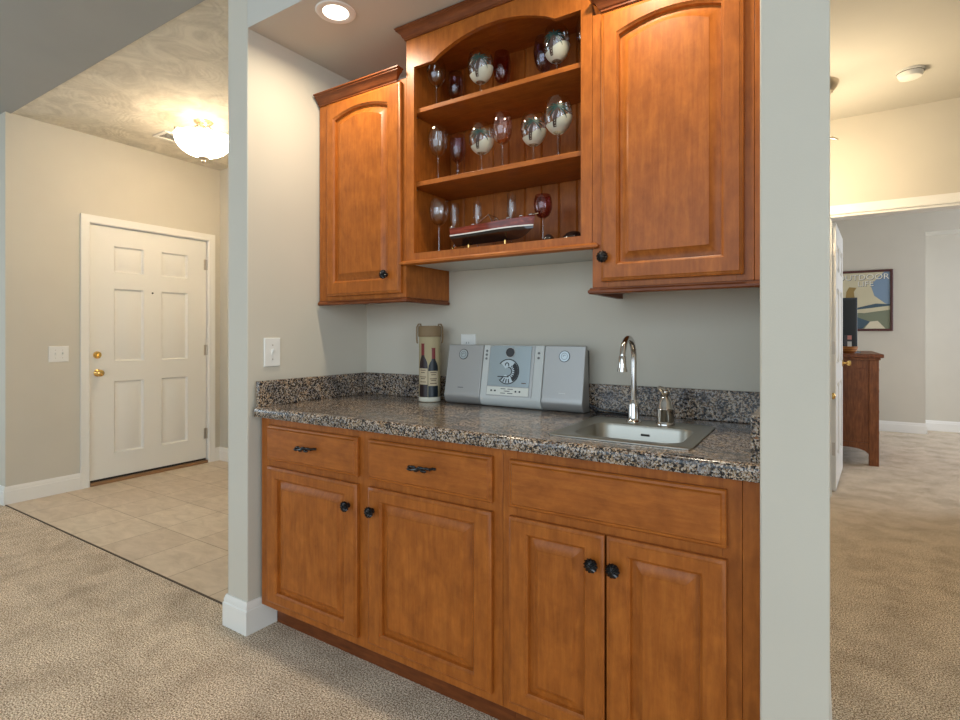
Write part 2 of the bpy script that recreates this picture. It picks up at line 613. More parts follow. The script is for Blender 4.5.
def base_run(name, path, label, h=0.13, t=0.015):
    """skirting swept along a floor path; the room lies on the left of the walking direction"""
    prof = [(0, 0), (t, 0), (t, h - 0.034), (t - 0.004, h - 0.030), (t - 0.003, h - 0.020), (t - 0.008, h - 0.006), (t - 0.010, h), (0, h)]
    P = [Vector(p) for p in path]
    L = []
    for i, p in enumerate(P):
        d0 = (P[i] - P[i - 1]).normalized() if i else (P[1] - P[0]).normalized()
        d1 = (P[i + 1] - P[i]).normalized() if i < len(P) - 1 else d0
        n0, n1 = Vector((-d0.y, d0.x)), Vector((-d1.y, d1.x))
        k = n0 + n1
        k = k / (1 + n0.dot(n1))
        L.append([(p.x + k.x * a, p.y + k.y * a, b) for a, b in prof])
    mb = MB()
    mb.loops(L)
    return struct(name, mb, M_TRIM, label, 'baseboard')


base_run('baseboard_alcove', [(-1.9615, 1.468), (-1.966, 1.34), (-2.10, 1.34), (-2.10, 3.06)], 'white baseboard wrapping the wall end left of the base cabinets')
base_run('baseboard_entry', [(XD, 1.889), (XD, YF), (-6.6, YF)], 'white baseboard on the entry wall left of the front door')
base_run('baseboard_entry_right', [(-2.2, 3.06), (XD, 3.06), (XD, 2.992)], 'white baseboard right of the front door')
base_run('baseboard_bedroom', [(3.4, 8.86), (NX, 8.86), (NX, 8.5), (-0.02, 8.5)], 'white baseboard along the bedroom back wall and its recess')
base_run('baseboard_right', [(0.024, 2.12), (0.024, 1.34), (-0.105, 1.34)], 'white baseboard around the wall end right of the cabinets')


def casing_xz(mb, x0, x1, zt, y, out, w=0.066):
    """door casing on a wall that faces -Y or +Y (out = sign)"""
    prof = [(0, 0), (0, 0.012), (0.010, 0.016), (0.030, 0.013), (0.052, 0.017), (w, 0.017), (w, 0)]
    L = []
    for cx, cz, dx, dz in ((x0, 0, -1, 0), (x0, zt, -1, 1), (x1, zt, 1, 1), (x1, 0, 1, 0)):
        L.append([(cx + dx * a, y + out * b, cz + dz * a) for a, b in prof])
    return mb.loops(L)


# hall side casing and jamb of the bedroom doorway
t = thing('trim_2', (0.56, 4.85, 0), 'white casing framing the bedroom doorway at the end of the hall', 'door frame', None, 'structure')
casing_xz(MB(), OX0 - 0.0, OX1, OZ, 4.779, -1).build('casing', M_TRIM, t)
mb = MB().box(OX0 - 0.0, OX0 + 0.018, 4.78, 4.92, 0, OZ).box(OX1 - 0.018, OX1, 4.78, 4.92, 0, OZ).box(OX0, OX1, 4.78, 4.92, OZ - 0.018, OZ)
mb.box(OX0 + 0.018, OX0 + 0.028, 4.83, 4.865, 0, OZ - 0.018)
mb.build('jamb', M_TRIM, t)


# ------------------------------------------------------------------ panelled doors
def panel_door(mb, W, H, T, panels, P, both=True):
    """W x H leaf of thickness T, panels = (u0, u1, v0, v1); P(u, v, d) maps to the room, d = 0 the front face"""
    us = sorted({0, W} | {p[0] for p in panels} | {p[1] for p in panels})
    vs = sorted({0, H} | {p[2] for p in panels} | {p[3] for p in panels})
    for d0, sgn in ((0, 1),) + (((T, -1),) if both else ()):
        for a, b in zip(us, us[1:]):
            for c, e in zip(vs, vs[1:]):
                hit = [p for p in panels if p[0] <= a + 1e-6 and p[1] >= b - 1e-6 and p[2] <= c + 1e-6 and p[3] >= e - 1e-6]
                if hit:
                    continue
                mb.poly([P(a, c, d0), P(b, c, d0), P(b, e, d0), P(a, e, d0)])
        for u0, u1, v0, v1 in panels:
            L = []
            for ins, dep in ((0, 0), (0.004, 0.010), (0.012, 0.016), (0.018, 0.016), (0.048, 0.004)):
                L.append([P(u, v, d0 + sgn * dep) for u, v in ((u0 + ins, v0 + ins), (u1 - ins, v0 + ins), (u1 - ins, v1 - ins), (u0 + ins, v1 - ins))])
            mb.loops(L, cap0=False)
    for a, b in zip(us, us[1:]):
        mb.poly([P(a, 0, 0), P(b, 0, 0), P(b, 0, T), P(a, 0, T)])
        mb.poly([P(a, H, 0), P(b, H, 0), P(b, H, T), P(a, H, T)])
    for c, e in zip(vs, vs[1:]):
        mb.poly([P(0, c, 0), P(0, e, 0), P(0, e, T), P(0, c, T)])
        mb.poly([P(W, c, 0), P(W, e, 0), P(W, e, T), P(W, c, T)])
    return mb


def knob_x(mb, x, y, z, s):
    """round knob on a wall that faces +X (s = size factor)"""
    mb.lathe([(0.0, 0), (0.030 * s, 0), (0.030 * s, 0.004), (0.024 * s, 0.010), (0.011, 0.014), (0.010, 0.030), (0.022 * s, 0.038), (0.028 * s, 0.050), (0.024 * s, 0.062), (0.012, 0.068), (0, 0.069)], (x, y, z), 24, 'x')


t = thing('door_1', (XD, 2.44, 0), 'white six-panel front door with brass knob and deadbolt', 'door', None, 'structure')
Y0, Y1, Z0, Z1 = 1.963, 2.927, 0.047, 2.112
SIX = [(2.136, 2.366, 0.239, 0.836), (2.517, 2.749, 0.239, 0.836), (2.136, 2.366, 1.000, 1.605), (2.517, 2.749, 1.000, 1.605), (2.136, 2.366, 1.743, 1.958), (2.517, 2.749, 1.743, 1.958)]
panel_door(MB(), Y1 - Y0, Z1 - Z0, 0.044, [(a - Y0, b - Y0, c - Z0, d - Z0) for a, b, c, d in SIX], lambda u, v, d: (XD - 0.012 - d, Y0 + u, Z0 + v)).build('door_leaf', M_DOOR, t)
prof = [(0, 0), (0, 0.012), (0.010, 0.017), (0.030, 0.013), (0.050, 0.018), (0.064, 0.018), (0.064, 0)]
L = []
for cy, cz, dy, dz in ((1.953, 0, -1, 0), (1.953, 2.118, -1, 1), (2.937, 2.118, 1, 1), (2.937, 0, 1, 0)):
    L.append([(XD + b, cy + dy * a, cz + dz * a) for a, b in prof])
MB().loops(L).build('casing', M_TRIM, t)
mb = MB().box(XD - 0.15, XD, 1.945, 1.957, 0, 2.12).box(XD - 0.15, XD, 2.933, 2.945, 0, 2.12).box(XD - 0.15, XD, 1.945, 2.945, 2.115, 2.125)
mb.build('jamb', M_TRIM, t)
MB().box(XD - 0.13, XD + 0.012, 1.957, 2.933, 0.003, 0.028).build('threshold', plain('oak_threshold', srgb(150, 112, 76), 0.5), t, 0.003)
MB().box(XD - 0.050, XD - 0.018, 1.965, 2.925, 0.029, 0.047).build('sweep', M_HOLE, t)
mb = MB()
knob_x(mb, XD - 0.012, 2.016, 0.912, 1.0)
mb.build('knob', M_BRASS, t)['label'] = 'brass knob'
mb = MB().lathe([(0, 0), (0.030, 0), (0.030, 0.006), (0.026, 0.014), (0.014, 0.016), (0.013, 0.024), (0, 0.024)], (XD - 0.012, 2.013, 1.058), 24, 'x')
mb.box(XD + 0.010, XD + 0.030, 2.009, 2.017, 1.042, 1.074)
mb.build('deadbolt', M_BRASS, t)['label'] = 'brass deadbolt turn'
MB().lathe([(0, 0), (0.008, 0), (0.008, 0.003), (0, 0.003)], (XD - 0.012, 2.440, 1.587), 16, 'x').build('peephole', M_HOLE, t)
for z in (1.889, 1.077, 0.283):
    MB().lathe([(0, -0.05), (0.006, -0.05), (0.006, 0.05), (0, 0.05)], (XD - 0.004, 2.930, z), 12).box(XD - 0.013, XD - 0.009, 2.905, 2.930, z - 0.05, z + 0.05).build('hinge', M_NICKEL, t)

# open bedroom door
ang = math.atan2(0.075, 0.90)
hx, hy = 0.127, 4.975
dv, nv = Vector((math.sin(ang), math.cos(ang), 0)), Vector((-math.cos(ang), math.sin(ang), 0))
Pd = lambda u, v, d: tuple(Vector((hx, hy, 0.012 + v)) + dv * u + nv * d)
t = thing('door_2', (hx, hy, 0), 'white panelled bedroom door standing open beside the dresser', 'door', None, 'structure')
k = (0.125, 0.395, 0.500, 0.770)
panel_door(MB(), 0.90, 2.08, 0.036, [(a, b, c, d) for a, b in ((k[0], k[1]), (k[2], k[3])) for c, d in ((0.22, 0.82), (0.98, 1.58), (1.72, 1.93))], Pd).build('door_leaf', M_DOOR, t)


def along_door(u, v, prof, name):
    mb = MB()
    L = []
    for r, h in prof:
        L.append([tuple(Vector(Pd(u, v, 0)) - nv * h + dv * (r * math.cos(a)) + Vector((0, 0, r * math.sin(a)))) for a in [2 * PI * i / 20 for i in range(20)]])
    mb.loops(L, cap0=False, cap1=False)
    return mb.build(name, M_BRASS, t)


along_door(0.845, 0.955, [(0, 0), (0.030, 0), (0.028, 0.008), (0.011, 0.012), (0.010, 0.030), (0.022, 0.040), (0.027, 0.052), (0.020, 0.064), (0, 0.068)], 'knob')
for z in (1.862, 1.107, 0.322):
    mb = MB()
    c = [Pd(-0.0015, z + s * 0.05, d) for s in (-1, 1) for d in (0.006, 0.032)]
    c2 = [Pd(0.0, z + s * 0.05, d) for s in (-1, 1) for d in (0.006, 0.032)]
    mb.loops([[c[0], c[1], c[3], c[2]], [c2[0], c2[1], c2[3], c2[2]]])
    p = Pd(-0.004, z, 0.034)
    mb.lathe([(0, -0.05), (0.006, -0.05), (0.006, 0.05), (0, 0.05)], p, 10)
    mb.build('hinge', M_NICKEL, t)
mb = MB()
p = Pd(-0.001, 0.735, 0.018)
mb.ball((p[0], p[1] - 0.012, p[2]), 0.016, 1, 1, 1.6)
mb.tube([(p[0], p[1] + 0.004, p[2]), (p[0], p[1] - 0.010, p[2])], 0.010)
mb.build('door_stop', M_BRASS, t)


# ------------------------------------------------------------------ cabinet pieces
def rect_loop(x0, x1, z0, z1, y, n=14, arch=0.0, ins=0.0):
    x0, x1, z0, z1 = x0 + ins, x1 - ins, z0 + ins, z1 - ins
    L = [(x0, y, z0), (x1, y, z0)]
    for i in range(n + 1):
        s = i / n
        L.append((x1 + (x0 - x1) * s, y, z1 + arch * (1 - (2 * s - 1) ** 2)))
    return L


def raised_door(x0, x1, z0, z1, yb, rail=(0.062, 0.062, 0.045, 0.045), arch=0.0, T=0.020):
    """raised-panel cabinet door facing -Y; rail = left, right, bottom, top frame widths"""
    px0, px1, pz0, pz1 = x0 + rail[0], x1 - rail[1], z0 + rail[2], z1 - rail[3]
    yf = yb - T
    L = [rect_loop(x0, x1, z0, z1, yb), rect_loop(x0, x1, z0, z1, yf + 0.007), rect_loop(x0, x1, z0, z1, yf + 0.0045, ins=0.003),
         rect_loop(x0, x1, z0, z1, yf + 0.0035, ins=0.007), rect_loop(x0, x1, z0, z1, yf, ins=0.011),
         rect_loop(px0, px1, pz0, pz1, yf, arch=arch, ins=-0.004), rect_loop(px0, px1, pz0, pz1, yf + 0.004, arch=arch, ins=0.0),
         rect_loop(px0, px1, pz0, pz1, yf + 0.006, arch=arch, ins=0.003), rect_loop(px0, px1, pz0, pz1, yf + 0.0165, arch=arch, ins=0.0055), rect_loop(px0, px1, pz0, pz1, yf + 0.0165, arch=arch, ins=0.0105),
         rect_loop(px0, px1, pz0, pz1, yf + 0.004, arch=arch, ins=0.034), rect_loop(px0, px1, pz0, pz1, yf + 0.002, arch=arch, ins=0.036)]
    return MB().loops(L)


def slab_front(x0, x1, z0, z1, yb, T=0.020):
    yf = yb - T
    L = [rect_loop(x0, x1, z0, z1, yb), rect_loop(x0, x1, z0, z1, yf + 0.009), rect_loop(x0, x1, z0, z1, yf + 0.006, ins=0.003),
         rect_loop(x0, x1, z0, z1, yf + 0.005, ins=0.009), rect_loop(x0, x1, z0, z1, yf, ins=0.013)]
    return MB().loops(L)


def swirl_knob(x, y, z, parent):
    """fluted round knob on a door face at y, facing -Y"""
    mb = MB()
    seg = 48
    L = []
    for r, h in ((0.0, 0.0), (0.009, 0.0), (0.009, 0.003), (0.006, 0.008), (0.007, 0.012), (0.0165, 0.016), (0.0185, 0.020), (0.0165, 0.025), (0.010, 0.029), (0.004, 0.030), (0.0035, 0.033), (0, 0.034)):
        ring = []
        for i in range(seg):
            a = 2 * PI * i / seg
            tw = a + h * 30
            q = r * (1 + (0.10 * math.cos(12 * tw) if 0.014 < h < 0.0295 else 0))
            hh = h + (0.0016 * math.cos(12 * tw) if 0.018 < h < 0.0295 else 0)
            ring.append((x + q * math.cos(a), y - hh, z + q * math.sin(a)))
        L.append(ring)
    mb.loops(L, cap0=False, cap1=False)
    return mb.build('knob', M_BLACK, parent, angle=50)


def twig_pull(x, y, z, parent):
    """cast leaf-and-twig drawer pull"""
    mb = MB()
    pts, rr = [], []
    for i in range(17):
        s = i / 16 * 2 - 1
        pts.append((x + 0.055 * s, y - 0.022 * (1 - s ** 4) - 0.002, z + 0.004 * math.sin(3 * s) + 0.002 * s))
        rr.append(0.0028 + 0.0032 * math.exp(-(s / 0.3) ** 2) + 0.002 * abs(s) ** 6)
    mb.tube(pts, rr, 8)
    for s in (-1, 1):
        mb.tube([(x + s * 0.043, y, z + 0.002 * s), (x + s * 0.043, y - 0.018, z + 0.002 * s)], 0.0045, 8)
        for k, (dx, dz) in enumerate(((0.010, 0.006), (0.022, -0.005), (0.034, 0.006))):
            mb.ball((x + s * dx, y - 0.023, z + dz * s * 0.9), 0.0085, 1.5, 0.5, 0.6, 10)
    return mb.build('pull', M_BLACK, parent)


# base cabinets
YFACE = 1.39
YD = YFACE - 0.001


def base_unit(name, x0, x1, label, cat='cabinet'):
    t = thing(name, ((x0 + x1) / 2, 1.7, 0), label, cat, 'base cabinets under the counter')
    mb = MB().box(x0, x0 + 0.016, YFACE + 0.018, 1.998, 0.108, 0.886).box(x1 - 0.016, x1, YFACE + 0.018, 1.998, 0.108, 0.886)
    mb.box(x0 + 0.016, x1 - 0.016, YFACE + 0.018, 1.998, 0.108, 0.126).box(x0 + 0.016, x1 - 0.016, 1.986, 1.998, 0.126, 0.70)
    mb.build('carcass', M_WOOD, t)
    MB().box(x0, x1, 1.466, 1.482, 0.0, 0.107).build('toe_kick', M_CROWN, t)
    return t


A0, A1, B1 = -1.942, -0.7945, -0.1475
t = base_unit('base_cabinet', A0, A1, 'left base cabinet with two pull-handle drawers over two single doors')
mb = MB()
for a, b in ((A0, -1.870), (-1.390, -1.310), (-0.832, A1)):
    mb.box(a, b, YFACE, YFACE + 0.018, 0.108, 0.886)
for c, d in ((0.108, 0.152), (0.675, 0.728), (0.842, 0.886)):
    mb.box(-1.870, -1.390, YFACE, YFACE + 0.018, c, d).box(-1.310, -0.832, YFACE, YFACE + 0.018, c, d)
mb.build('face_frame', M_WOOD, t, 0.001)
for x0, x1, kx in ((-1.890, -1.383, -1.419), (-1.330, -0.826, -1.302)):
    dr = slab_front(x0, x1, 0.715, 0.855, YD).build('drawer_front', M_WOODX, t)
    twig_pull((x0 + x1) / 2 - 0.006, YD - 0.020, 0.789, dr)
    d = raised_door(x0, x1, 0.140, 0.688, YD).build('door', M_WOOD, t)
    swirl_knob(kx, YD - 0.020, 0.611, d)
t = base_unit('sink_cabinet', A1 + 0.001, B1, 'right base cabinet under the sink with paired doors and a blank drawer panel')
mb = MB()
for a, b in ((A1 + 0.001, -0.745), (-0.190, B1)):
    mb.box(a, b, YFACE, YFACE + 0.018, 0.108, 0.886)
for c, d in ((0.108, 0.152), (0.675, 0.728), (0.842, 0.886)):
    mb.box(-0.745, -0.190, YFACE, YFACE + 0.018, c, d)
mb.build('face_frame', M_WOOD, t, 0.001)
slab_front(-0.766, -0.180, 0.715, 0.854, YD).build('drawer_panel', M_WOODX, t)
for x0, x1, kx in ((-0.766, -0.4765, -0.505), (-0.4705, -0.180, -0.446)):
    d = raised_door(x0, x1, 0.140, 0.688, YD, (0.060, 0.055, 0.045, 0.045)).build('door', M_WOOD, t)
    swirl_knob(kx, YD - 0.020, 0.611, d)
MB().box(B1 + 0.0006, XR - 0.001, YFACE + 0.001, YFACE + 0.018, 0.108, 0.886).build('filler_strip', M_WOOD, t, 0.001)
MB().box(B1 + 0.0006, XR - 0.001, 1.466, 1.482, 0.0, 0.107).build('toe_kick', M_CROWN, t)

# worktop
t = thing('countertop', (-1.03, 1.67, 0.887), 'dark speckled laminate countertop with low backsplash over the base cabinets', 'countertop')
CX0, CX1 = XL + 0.001, XR - 0.001
SX0, SX1, SY0, SY1 = -0.640, -0.290, 1.470, 1.775
mb = MB()
nose = [(1.40, 0.887), (1.352, 0.887), (1.350, 0.890), (1.350, 0.915), (1.352, 0.921), (1.357, 0.925), (1.366, 0.9265), (1.385, 0.9255), (1.40, 0.925)]
mb.prism(nose, lambda p, q, s: (s, p, q), CX0 + 0.006, CX1)
mb.box(CX0 + 0.006, SX0, 1.40, 1.999, 0.887, 0.925).box(SX1, CX1, 1.40, 1.999, 0.887, 0.925).box(SX0, SX1, 1.40, SY0, 0.887, 0.925).box(SX0, SX1, SY1, 1.999, 0.887, 0.925)
mb.build('worktop', M_GRAN, t)
MB().box(CX0, CX1, 1.979, 1.999, 0.9252, 1.031).build('backsplash', M_GRAN, t, 0.003)
MB().box(CX0, CX0 + 0.020, 1.362, 1.978, 0.9252, 1.031).build('backsplash', M_GRAN, t, 0.003)
MB().box(CX1 - 0.022, CX1, 1.385, 1.978, 0.9252, 1.031).build('backsplash', M_GRAN, t, 0.003)


# wall cabinets
YU = 1.695
YUD = YU - 0.001


def crown(mb, xa, xb, z0, side_l, side_r, out=0.038, h=0.046):
    prof = [(0, 0), (0.006, 0), (0.006, 0.006), (0.012, 0.010), (0.016, 0.020), (0.026, 0.030), (0.032, 0.034), (0.032, 0.038), (out, 0.041), (out, h), (0, h)]
    L = []
    if side_l is not None:
        L.append([(xa - o, side_l, z0 + q) for o, q in prof])
        L.append([(xa - o, YU - o, z0 + q) for o, q in prof])
    else:
        L.append([(xa, YU - o, z0 + q) for o, q in prof])
    if side_r is not None:
        L.append([(xb + o, YU - o, z0 + q) for o, q in prof])
        L.append([(xb + o, side_r, z0 + q) for o, q in prof])
    else:
        L.append([(xb, YU - o, z0 + q) for o, q in prof])
    return mb.loops(L)


def light_rail(mb, xa, xb, z0, side_l, side_r, out=0.012, h=0.020):
    prof = [(-0.012, 0), (out * 0.6, 0), (out, 0.004), (out, 0.011), (out * 0.55, 0.016), (out * 0.5, h), (-0.012, h)]
    L = []
    if side_l is not None:
        L.append([(xa - o, side_l, z0 + q) for o, q in prof])
        L.append([(xa - o, YU - o, z0 + q) for o, q in prof])
    else:
        L.append([(xa, YU - o, z0 + q) for o, q in prof])
    if side_r is not None:
        L.append([(xb + o, YU - o, z0 + q) for o, q in prof])
        L.append([(xb + o, side_r, z0 + q) for o, q in prof])
    else:
        L.append([(xb, YU - o, z0 + q) for o, q in prof])
    return mb.loops(L)


def wall_unit(x0, x1, label, doors, knobx, stile_r, left_side, right_side):
    t = thing('wall_cabinet', ((x0 + x1) / 2, 1.85, 1.36), label, 'cabinet', 'arched door wall cabinets')
    zb, zt = 1.376, 2.276
    mb = MB().box(x0, x0 + 0.014, YU + 0.018, 1.998, zb, zt).box(x1 - 0.014, x1, YU + 0.018, 1.998, zb, zt)
    mb.box(x0 + 0.014, x1 - 0.014, YU + 0.018, 1.998, zb + 0.012, zb + 0.028).box(x0 + 0.014, x1 - 0.014, YU + 0.018, 1.998, zt - 0.016, zt)
    mb.box(x0 + 0.014, x1 - 0.014, 1.988, 1.998, zb + 0.028, zt - 0.016)
    mb.build('carcass', M_WOOD, t)
    dx0, dx1 = doors
    MB().box(x0, dx0 + 0.02, YU, YU + 0.018, zb, zt).box(dx1 - 0.02, x1, YU, YU + 0.018, zb, zt).box(dx0 + 0.02, dx1 - 0.02, YU, YU + 0.018, zb, zb + 0.04).box(dx0 + 0.02, dx1 - 0.02, YU, YU + 0.018, zt - 0.04, zt).build('face_frame', M_WOOD, t, 0.001)
    d = raised_door(dx0, dx1, 1.394, 2.262, YUD, (0.050, 0.068, 0.062, 0.078) if knobx > (x0 + x1) / 2 else (0.055, 0.055, 0.055, 0.078), arch=0.030).build('door', M_WOOD, t)
    swirl_knob(knobx, YUD - 0.020, 1.471, d)
    light_rail(MB(), x0 + (0.001 if left_side is None else 0), x1, 1.355, left_side, right_side).build('light_rail', M_CROWN, t)
    return t


t = wall_unit(-1.9425, -1.4255, 'left wall cabinet with a single arched door and its knob at lower right', (-1.880, -1.444), -1.515, 0.03, None, 1.985)
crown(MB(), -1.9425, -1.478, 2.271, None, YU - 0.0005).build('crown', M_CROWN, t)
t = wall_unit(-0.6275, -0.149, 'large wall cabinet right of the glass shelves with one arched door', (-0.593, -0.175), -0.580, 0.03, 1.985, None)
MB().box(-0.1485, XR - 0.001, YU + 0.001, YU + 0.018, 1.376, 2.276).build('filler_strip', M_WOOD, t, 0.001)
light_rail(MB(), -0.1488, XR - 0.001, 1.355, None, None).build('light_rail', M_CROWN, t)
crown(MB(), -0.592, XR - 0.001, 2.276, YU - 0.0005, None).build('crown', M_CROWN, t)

# open centre cabinet
t = thing('open_wall_cabinet', (-1.026, 1.85, 1.51), 'taller open middle cabinet with arched top and two shelves of stemware', 'cabinet')
X0, X1 = -1.4245, -0.6285
IX0, IX1 = -1.385, -0.6685
ZB, ZT = 1.522, 2.43
ZF = 1.552
for a, b in ((X0, X0 + 0.014), (X1 - 0.014, X1)):
    MB().box(a, b, YU + 0.018, 1.998, ZB, ZT).build('side_panel', M_WOOD, t)
MB().box(X0 + 0.0145, X1 - 0.0145, YU + 0.018, 1.985, ZF - 0.016, ZF - 0.001).build('cabinet_floor', M_WOODX, t)
MB().box(X0 + 0.0145, X1 - 0.0145, YU + 0.018, 1.985, ZT - 0.02, ZT).build('cabinet_top', M_WOODX, t)
MB().box(X0 + 0.0145, X1 - 0.0145, YU + 0.005, 1.998, 1.509, ZF - 0.0165).build('underside', M_BACK, t)
mb = MB()
n = 10
bw = (X1 - X0 - 0.029) / n
for i in range(n):
    a = X0 + 0.0145 + i * bw
    g = 0.0028
    L = [[(a + g, 1.985, z), (a + g + 0.003, 1.9815, z), (a + bw - g - 0.003, 1.9815, z), (a + bw - g, 1.985, z), (a + bw, 1.9875, z), (a + bw, 1.996, z), (a, 1.996, z), (a, 1.9875, z)] for z in (ZF, ZT - 0.02)]
    mb.loops(L)
mb.build('beadboard_back', M_WOOD, t)
# face frame with the arched head rail
mb = MB().box(X0, IX0, YU, YU + 0.018, ZB, ZT).box(IX1, X1, YU, YU + 0.018, ZB, ZT).box(IX0, IX1, YU, YU + 0.018, ZB, ZF)
zs = 2.310
top = []
xa, xb = IX0 + 0.095, IX1 - 0.095
n = 26
pts = [(IX0, zs)] + [(xa + (xb - xa) * i / n, zs + 0.068 * max(0.0, math.sin(PI * i / n)) ** 0.80) for i in range(n + 1)] + [(IX1, zs)]
for (ax, az), (bx, bz) in zip(pts, pts[1:]):
    mb.loops([[(ax, YU, az), (bx, YU, bz), (bx, YU, ZT), (ax, YU, ZT)], [(ax, YU + 0.018, az), (bx, YU + 0.018, bz), (bx, YU + 0.018, ZT), (ax, YU + 0.018, ZT)]])
mb.build('face_frame', M_WOOD, t)
for z0, z1 in ((2.128, 2.146), (1.828, 1.847)):
    MB().box(X0 + 0.016, X1 - 0.016, YU + 0.020, 1.978, z0, z1).build('shelf', M_WOODX, t, 0.0015)
for z in (2.1285 - 0.009, 1.8285 - 0.009):
    for y in (1.735, 1.95):
        MB().tube([(X0 + 0.014, y, z), (X0 + 0.026, y, z)], 0.0035, 8).build('shelf_pin', M_STEEL, t)
crown(MB(), X0, X1, 2.4262, 1.998, 1.998, 0.036, 0.044).build('crown', M_CROWN, t)
light_rail(MB(), X0 - 0.006, X1 + 0.006, 1.505, YU - 0.0005, YU - 0.0005, 0.018, 0.018).build('light_rail', M_WOODX, t)


# ------------------------------------------------------------------ glasses
def bowl_r(kind, R, s):
    """bowl radius at height fraction s (0 = stem, 1 = rim)"""
    if kind == 'balloon':
        return R * max(0.06, math.sin(PI * (0.03 + 0.75 * s ** 0.82)) ** 0.62)
    if kind == 'flute':
        return R * (0.25 + 0.75 * min(1, s * 2.2) ** 0.7) * (1 - 0.06 * s)
    return R * max(0.08, (math.sin(PI * min(1, (0.04 + 0.68 * s ** 0.75))) ** 0.60)) * (1.0 if s < 0.7 else 1 - 0.05 * (s - 0.7) / 0.3)


def stemware(name, x, y, z, R, H, stem, kind, mat, label, group, foot=None, knops=0, palm=None):
    t = thing(name, (x, y, z), label, 'glass', group)
    foot = foot or max(0.026, R * 0.78)
    n = 16
    hb = H - stem
    outer = [(bowl_r(kind, R, i / n), z + stem + hb * i / n) for i in range(n + 1)]
    inner = [(max(r - 0.0012, 0.0005), h + (0.002 if i == 0 else 0)) for i, (r, h) in enumerate(outer)]
    mb = MB().lathe([(0.0, outer[0][1] - 0.001)] + outer + list(reversed(inner)) + [(0.0, inner[0][1])], (x, y, 0), 28)
    mb.build('bowl', mat, t, angle=60)
    prof = [(0.006, z + 0.006)]
    m = 14
    for i in range(1, m):
        s = i / m
        r = 0.0036 + 0.002 * (1 - s) ** 4 + 0.003 * s ** 8
        if knops:
            r += 0.006 * (0.5 + 0.5 * math.cos(2 * PI * knops * s)) ** 3 * (1 if s > 0.25 else 0)
        prof.append((r, z + 0.006 + (stem - 0.006) * s))
    prof.append((max(outer[0][0], 0.005), z + stem + 0.001))
    MB().lathe(prof, (x, y, 0), 14).build('stem', M_GLASS if mat in (M_GLASSR, M_GLASSP) else mat, t, angle=60)
    MB().lathe([(0, z + 0.0002), (foot, z + 0.0002), (foot, z + 0.0018), (foot * 0.5, z + 0.0035), (0.006, z + 0.007), (0, z + 0.007)], (x, y, 0), 28).build('foot', M_GLASS if mat in (M_GLASSR, M_GLASSP) else mat, t, angle=60)
    if palm is not None:
        face = math.atan2(-y, -x) + palm          # direction of the painted side

        def S(th, s, e=0.0012):
            r = bowl_r(kind, R, s) + e
            return (x + r * math.cos(face + th), y + r * math.sin(face + th), z + stem + hb * s)
        mb = MB()
        rows, cols = 9, 30
        for j in range(rows):
            for i in range(cols):
                q = []
                for a, b in ((i, j), (i + 1, j), (i + 1, j + 1), (i, j + 1)):
                    th = 2 * PI * a / cols
                    topv = 0.36 + 0.14 * math.sin(th - 0.1) + 0.02 * math.sin(3 * th)
                    q.append(S(th, 0.02 + (topv - 0.02) * b / rows, 0.0006))
                mb.poly(q)
        mb.build('painted_beach', M_SAND, t, angle=60)
        mb = MB()
        tr = [(-0.50 + 0.45 * (s - 0.12) + 0.45 * (s - 0.12) ** 2, s) for s in [0.10 + 0.52 * i / 8 for i in range(9)]]
        for (a, s0), (b, s1) in zip(tr, tr[1:]):
            w0, w1 = 0.19 - 0.14 * s0, 0.19 - 0.14 * s1
            mb.poly([S(a - w0, s0), S(a + w0, s0), S(b + w1, s1), S(b - w1, s1)])
        mb.build('painted_trunk', M_TRUNK, t)
        mb = MB()
        ca, cs = tr[-1]
        for k in range(9):
            g = -0.75 + k * (PI + 1.5) / 8
            prev = None
            for i in range(7):
                q = i / 6
                aa = ca + 0.95 * q * math.cos(g)
                ss = cs + 0.26 * q * math.sin(g) - 0.12 * q * q
                wv = 0.050 * math.sin(PI * (0.12 + 0.84 * q))
                A, B_ = S(aa - wv * math.sin(g), min(0.98, ss + wv * 0.5 * math.cos(g)), 0.0016), S(aa + wv * math.sin(g), min(0.98, ss - wv * 0.5 * math.cos(g)), 0.0016)
                if prev:
                    mb.poly([prev[0], prev[1], B_, A])
                prev = (A, B_)
        mb.build('painted_fronds', M_FROND, t)
    return t


GT, GM, GB = 'stemware on the top shelf', 'stemware on the middle shelf', 'stemware on the cabinet floor'
ZT1, ZM1, ZB1 = 2.146, 1.847, 1.5515
stemware('wine_glass', -1.342, 1.79, ZT1, 0.040, 0.216, 0.112, 'wine', M_GLASS, 'clear wine glass at the left end of the top shelf', GT)
stemware('wine_glass', -1.322, 1.90, ZT1, 0.035, 0.205, 0.095, 'wine', M_GLASSD, 'smoky wine glass at the back of the top shelf, second from left', GT)
stemware('balloon_glass', -1.125, 1.79, ZT1, 0.051, 0.195, 0.070, 'balloon', M_GLASS, 'palm-painted balloon glass left of centre on the top shelf', GT, palm=0.10)
stemware('wine_glass', -1.090, 1.90, ZT1, 0.037, 0.228, 0.104, 'wine', M_GLASSR, 'dark red wine glass behind the left painted balloon glass, top shelf', GT)
stemware('wine_glass', -0.901, 1.90, ZT1, 0.041, 0.232, 0.104, 'wine', M_GLASSB, 'violet tinted wine glass behind the right painted balloon glass, top shelf', GT)
stemware('balloon_glass', -0.799, 1.79, ZT1, 0.049, 0.188, 0.064, 'balloon', M_GLASS, 'palm-painted balloon glass at the right of the top shelf', GT, palm=-0.05)
stemware('wine_glass', -0.722, 1.88, ZT1, 0.037, 0.245, 0.145, 'wine', M_GLASS, 'clear wine glass half hidden at the right end of the top shelf', GT)
stemware('wine_glass', -1.334, 1.79, ZM1, 0.040, 0.232, 0.119, 'wine', M_GLASS, 'tall clear wine glass at the left end of the middle shelf', GM)
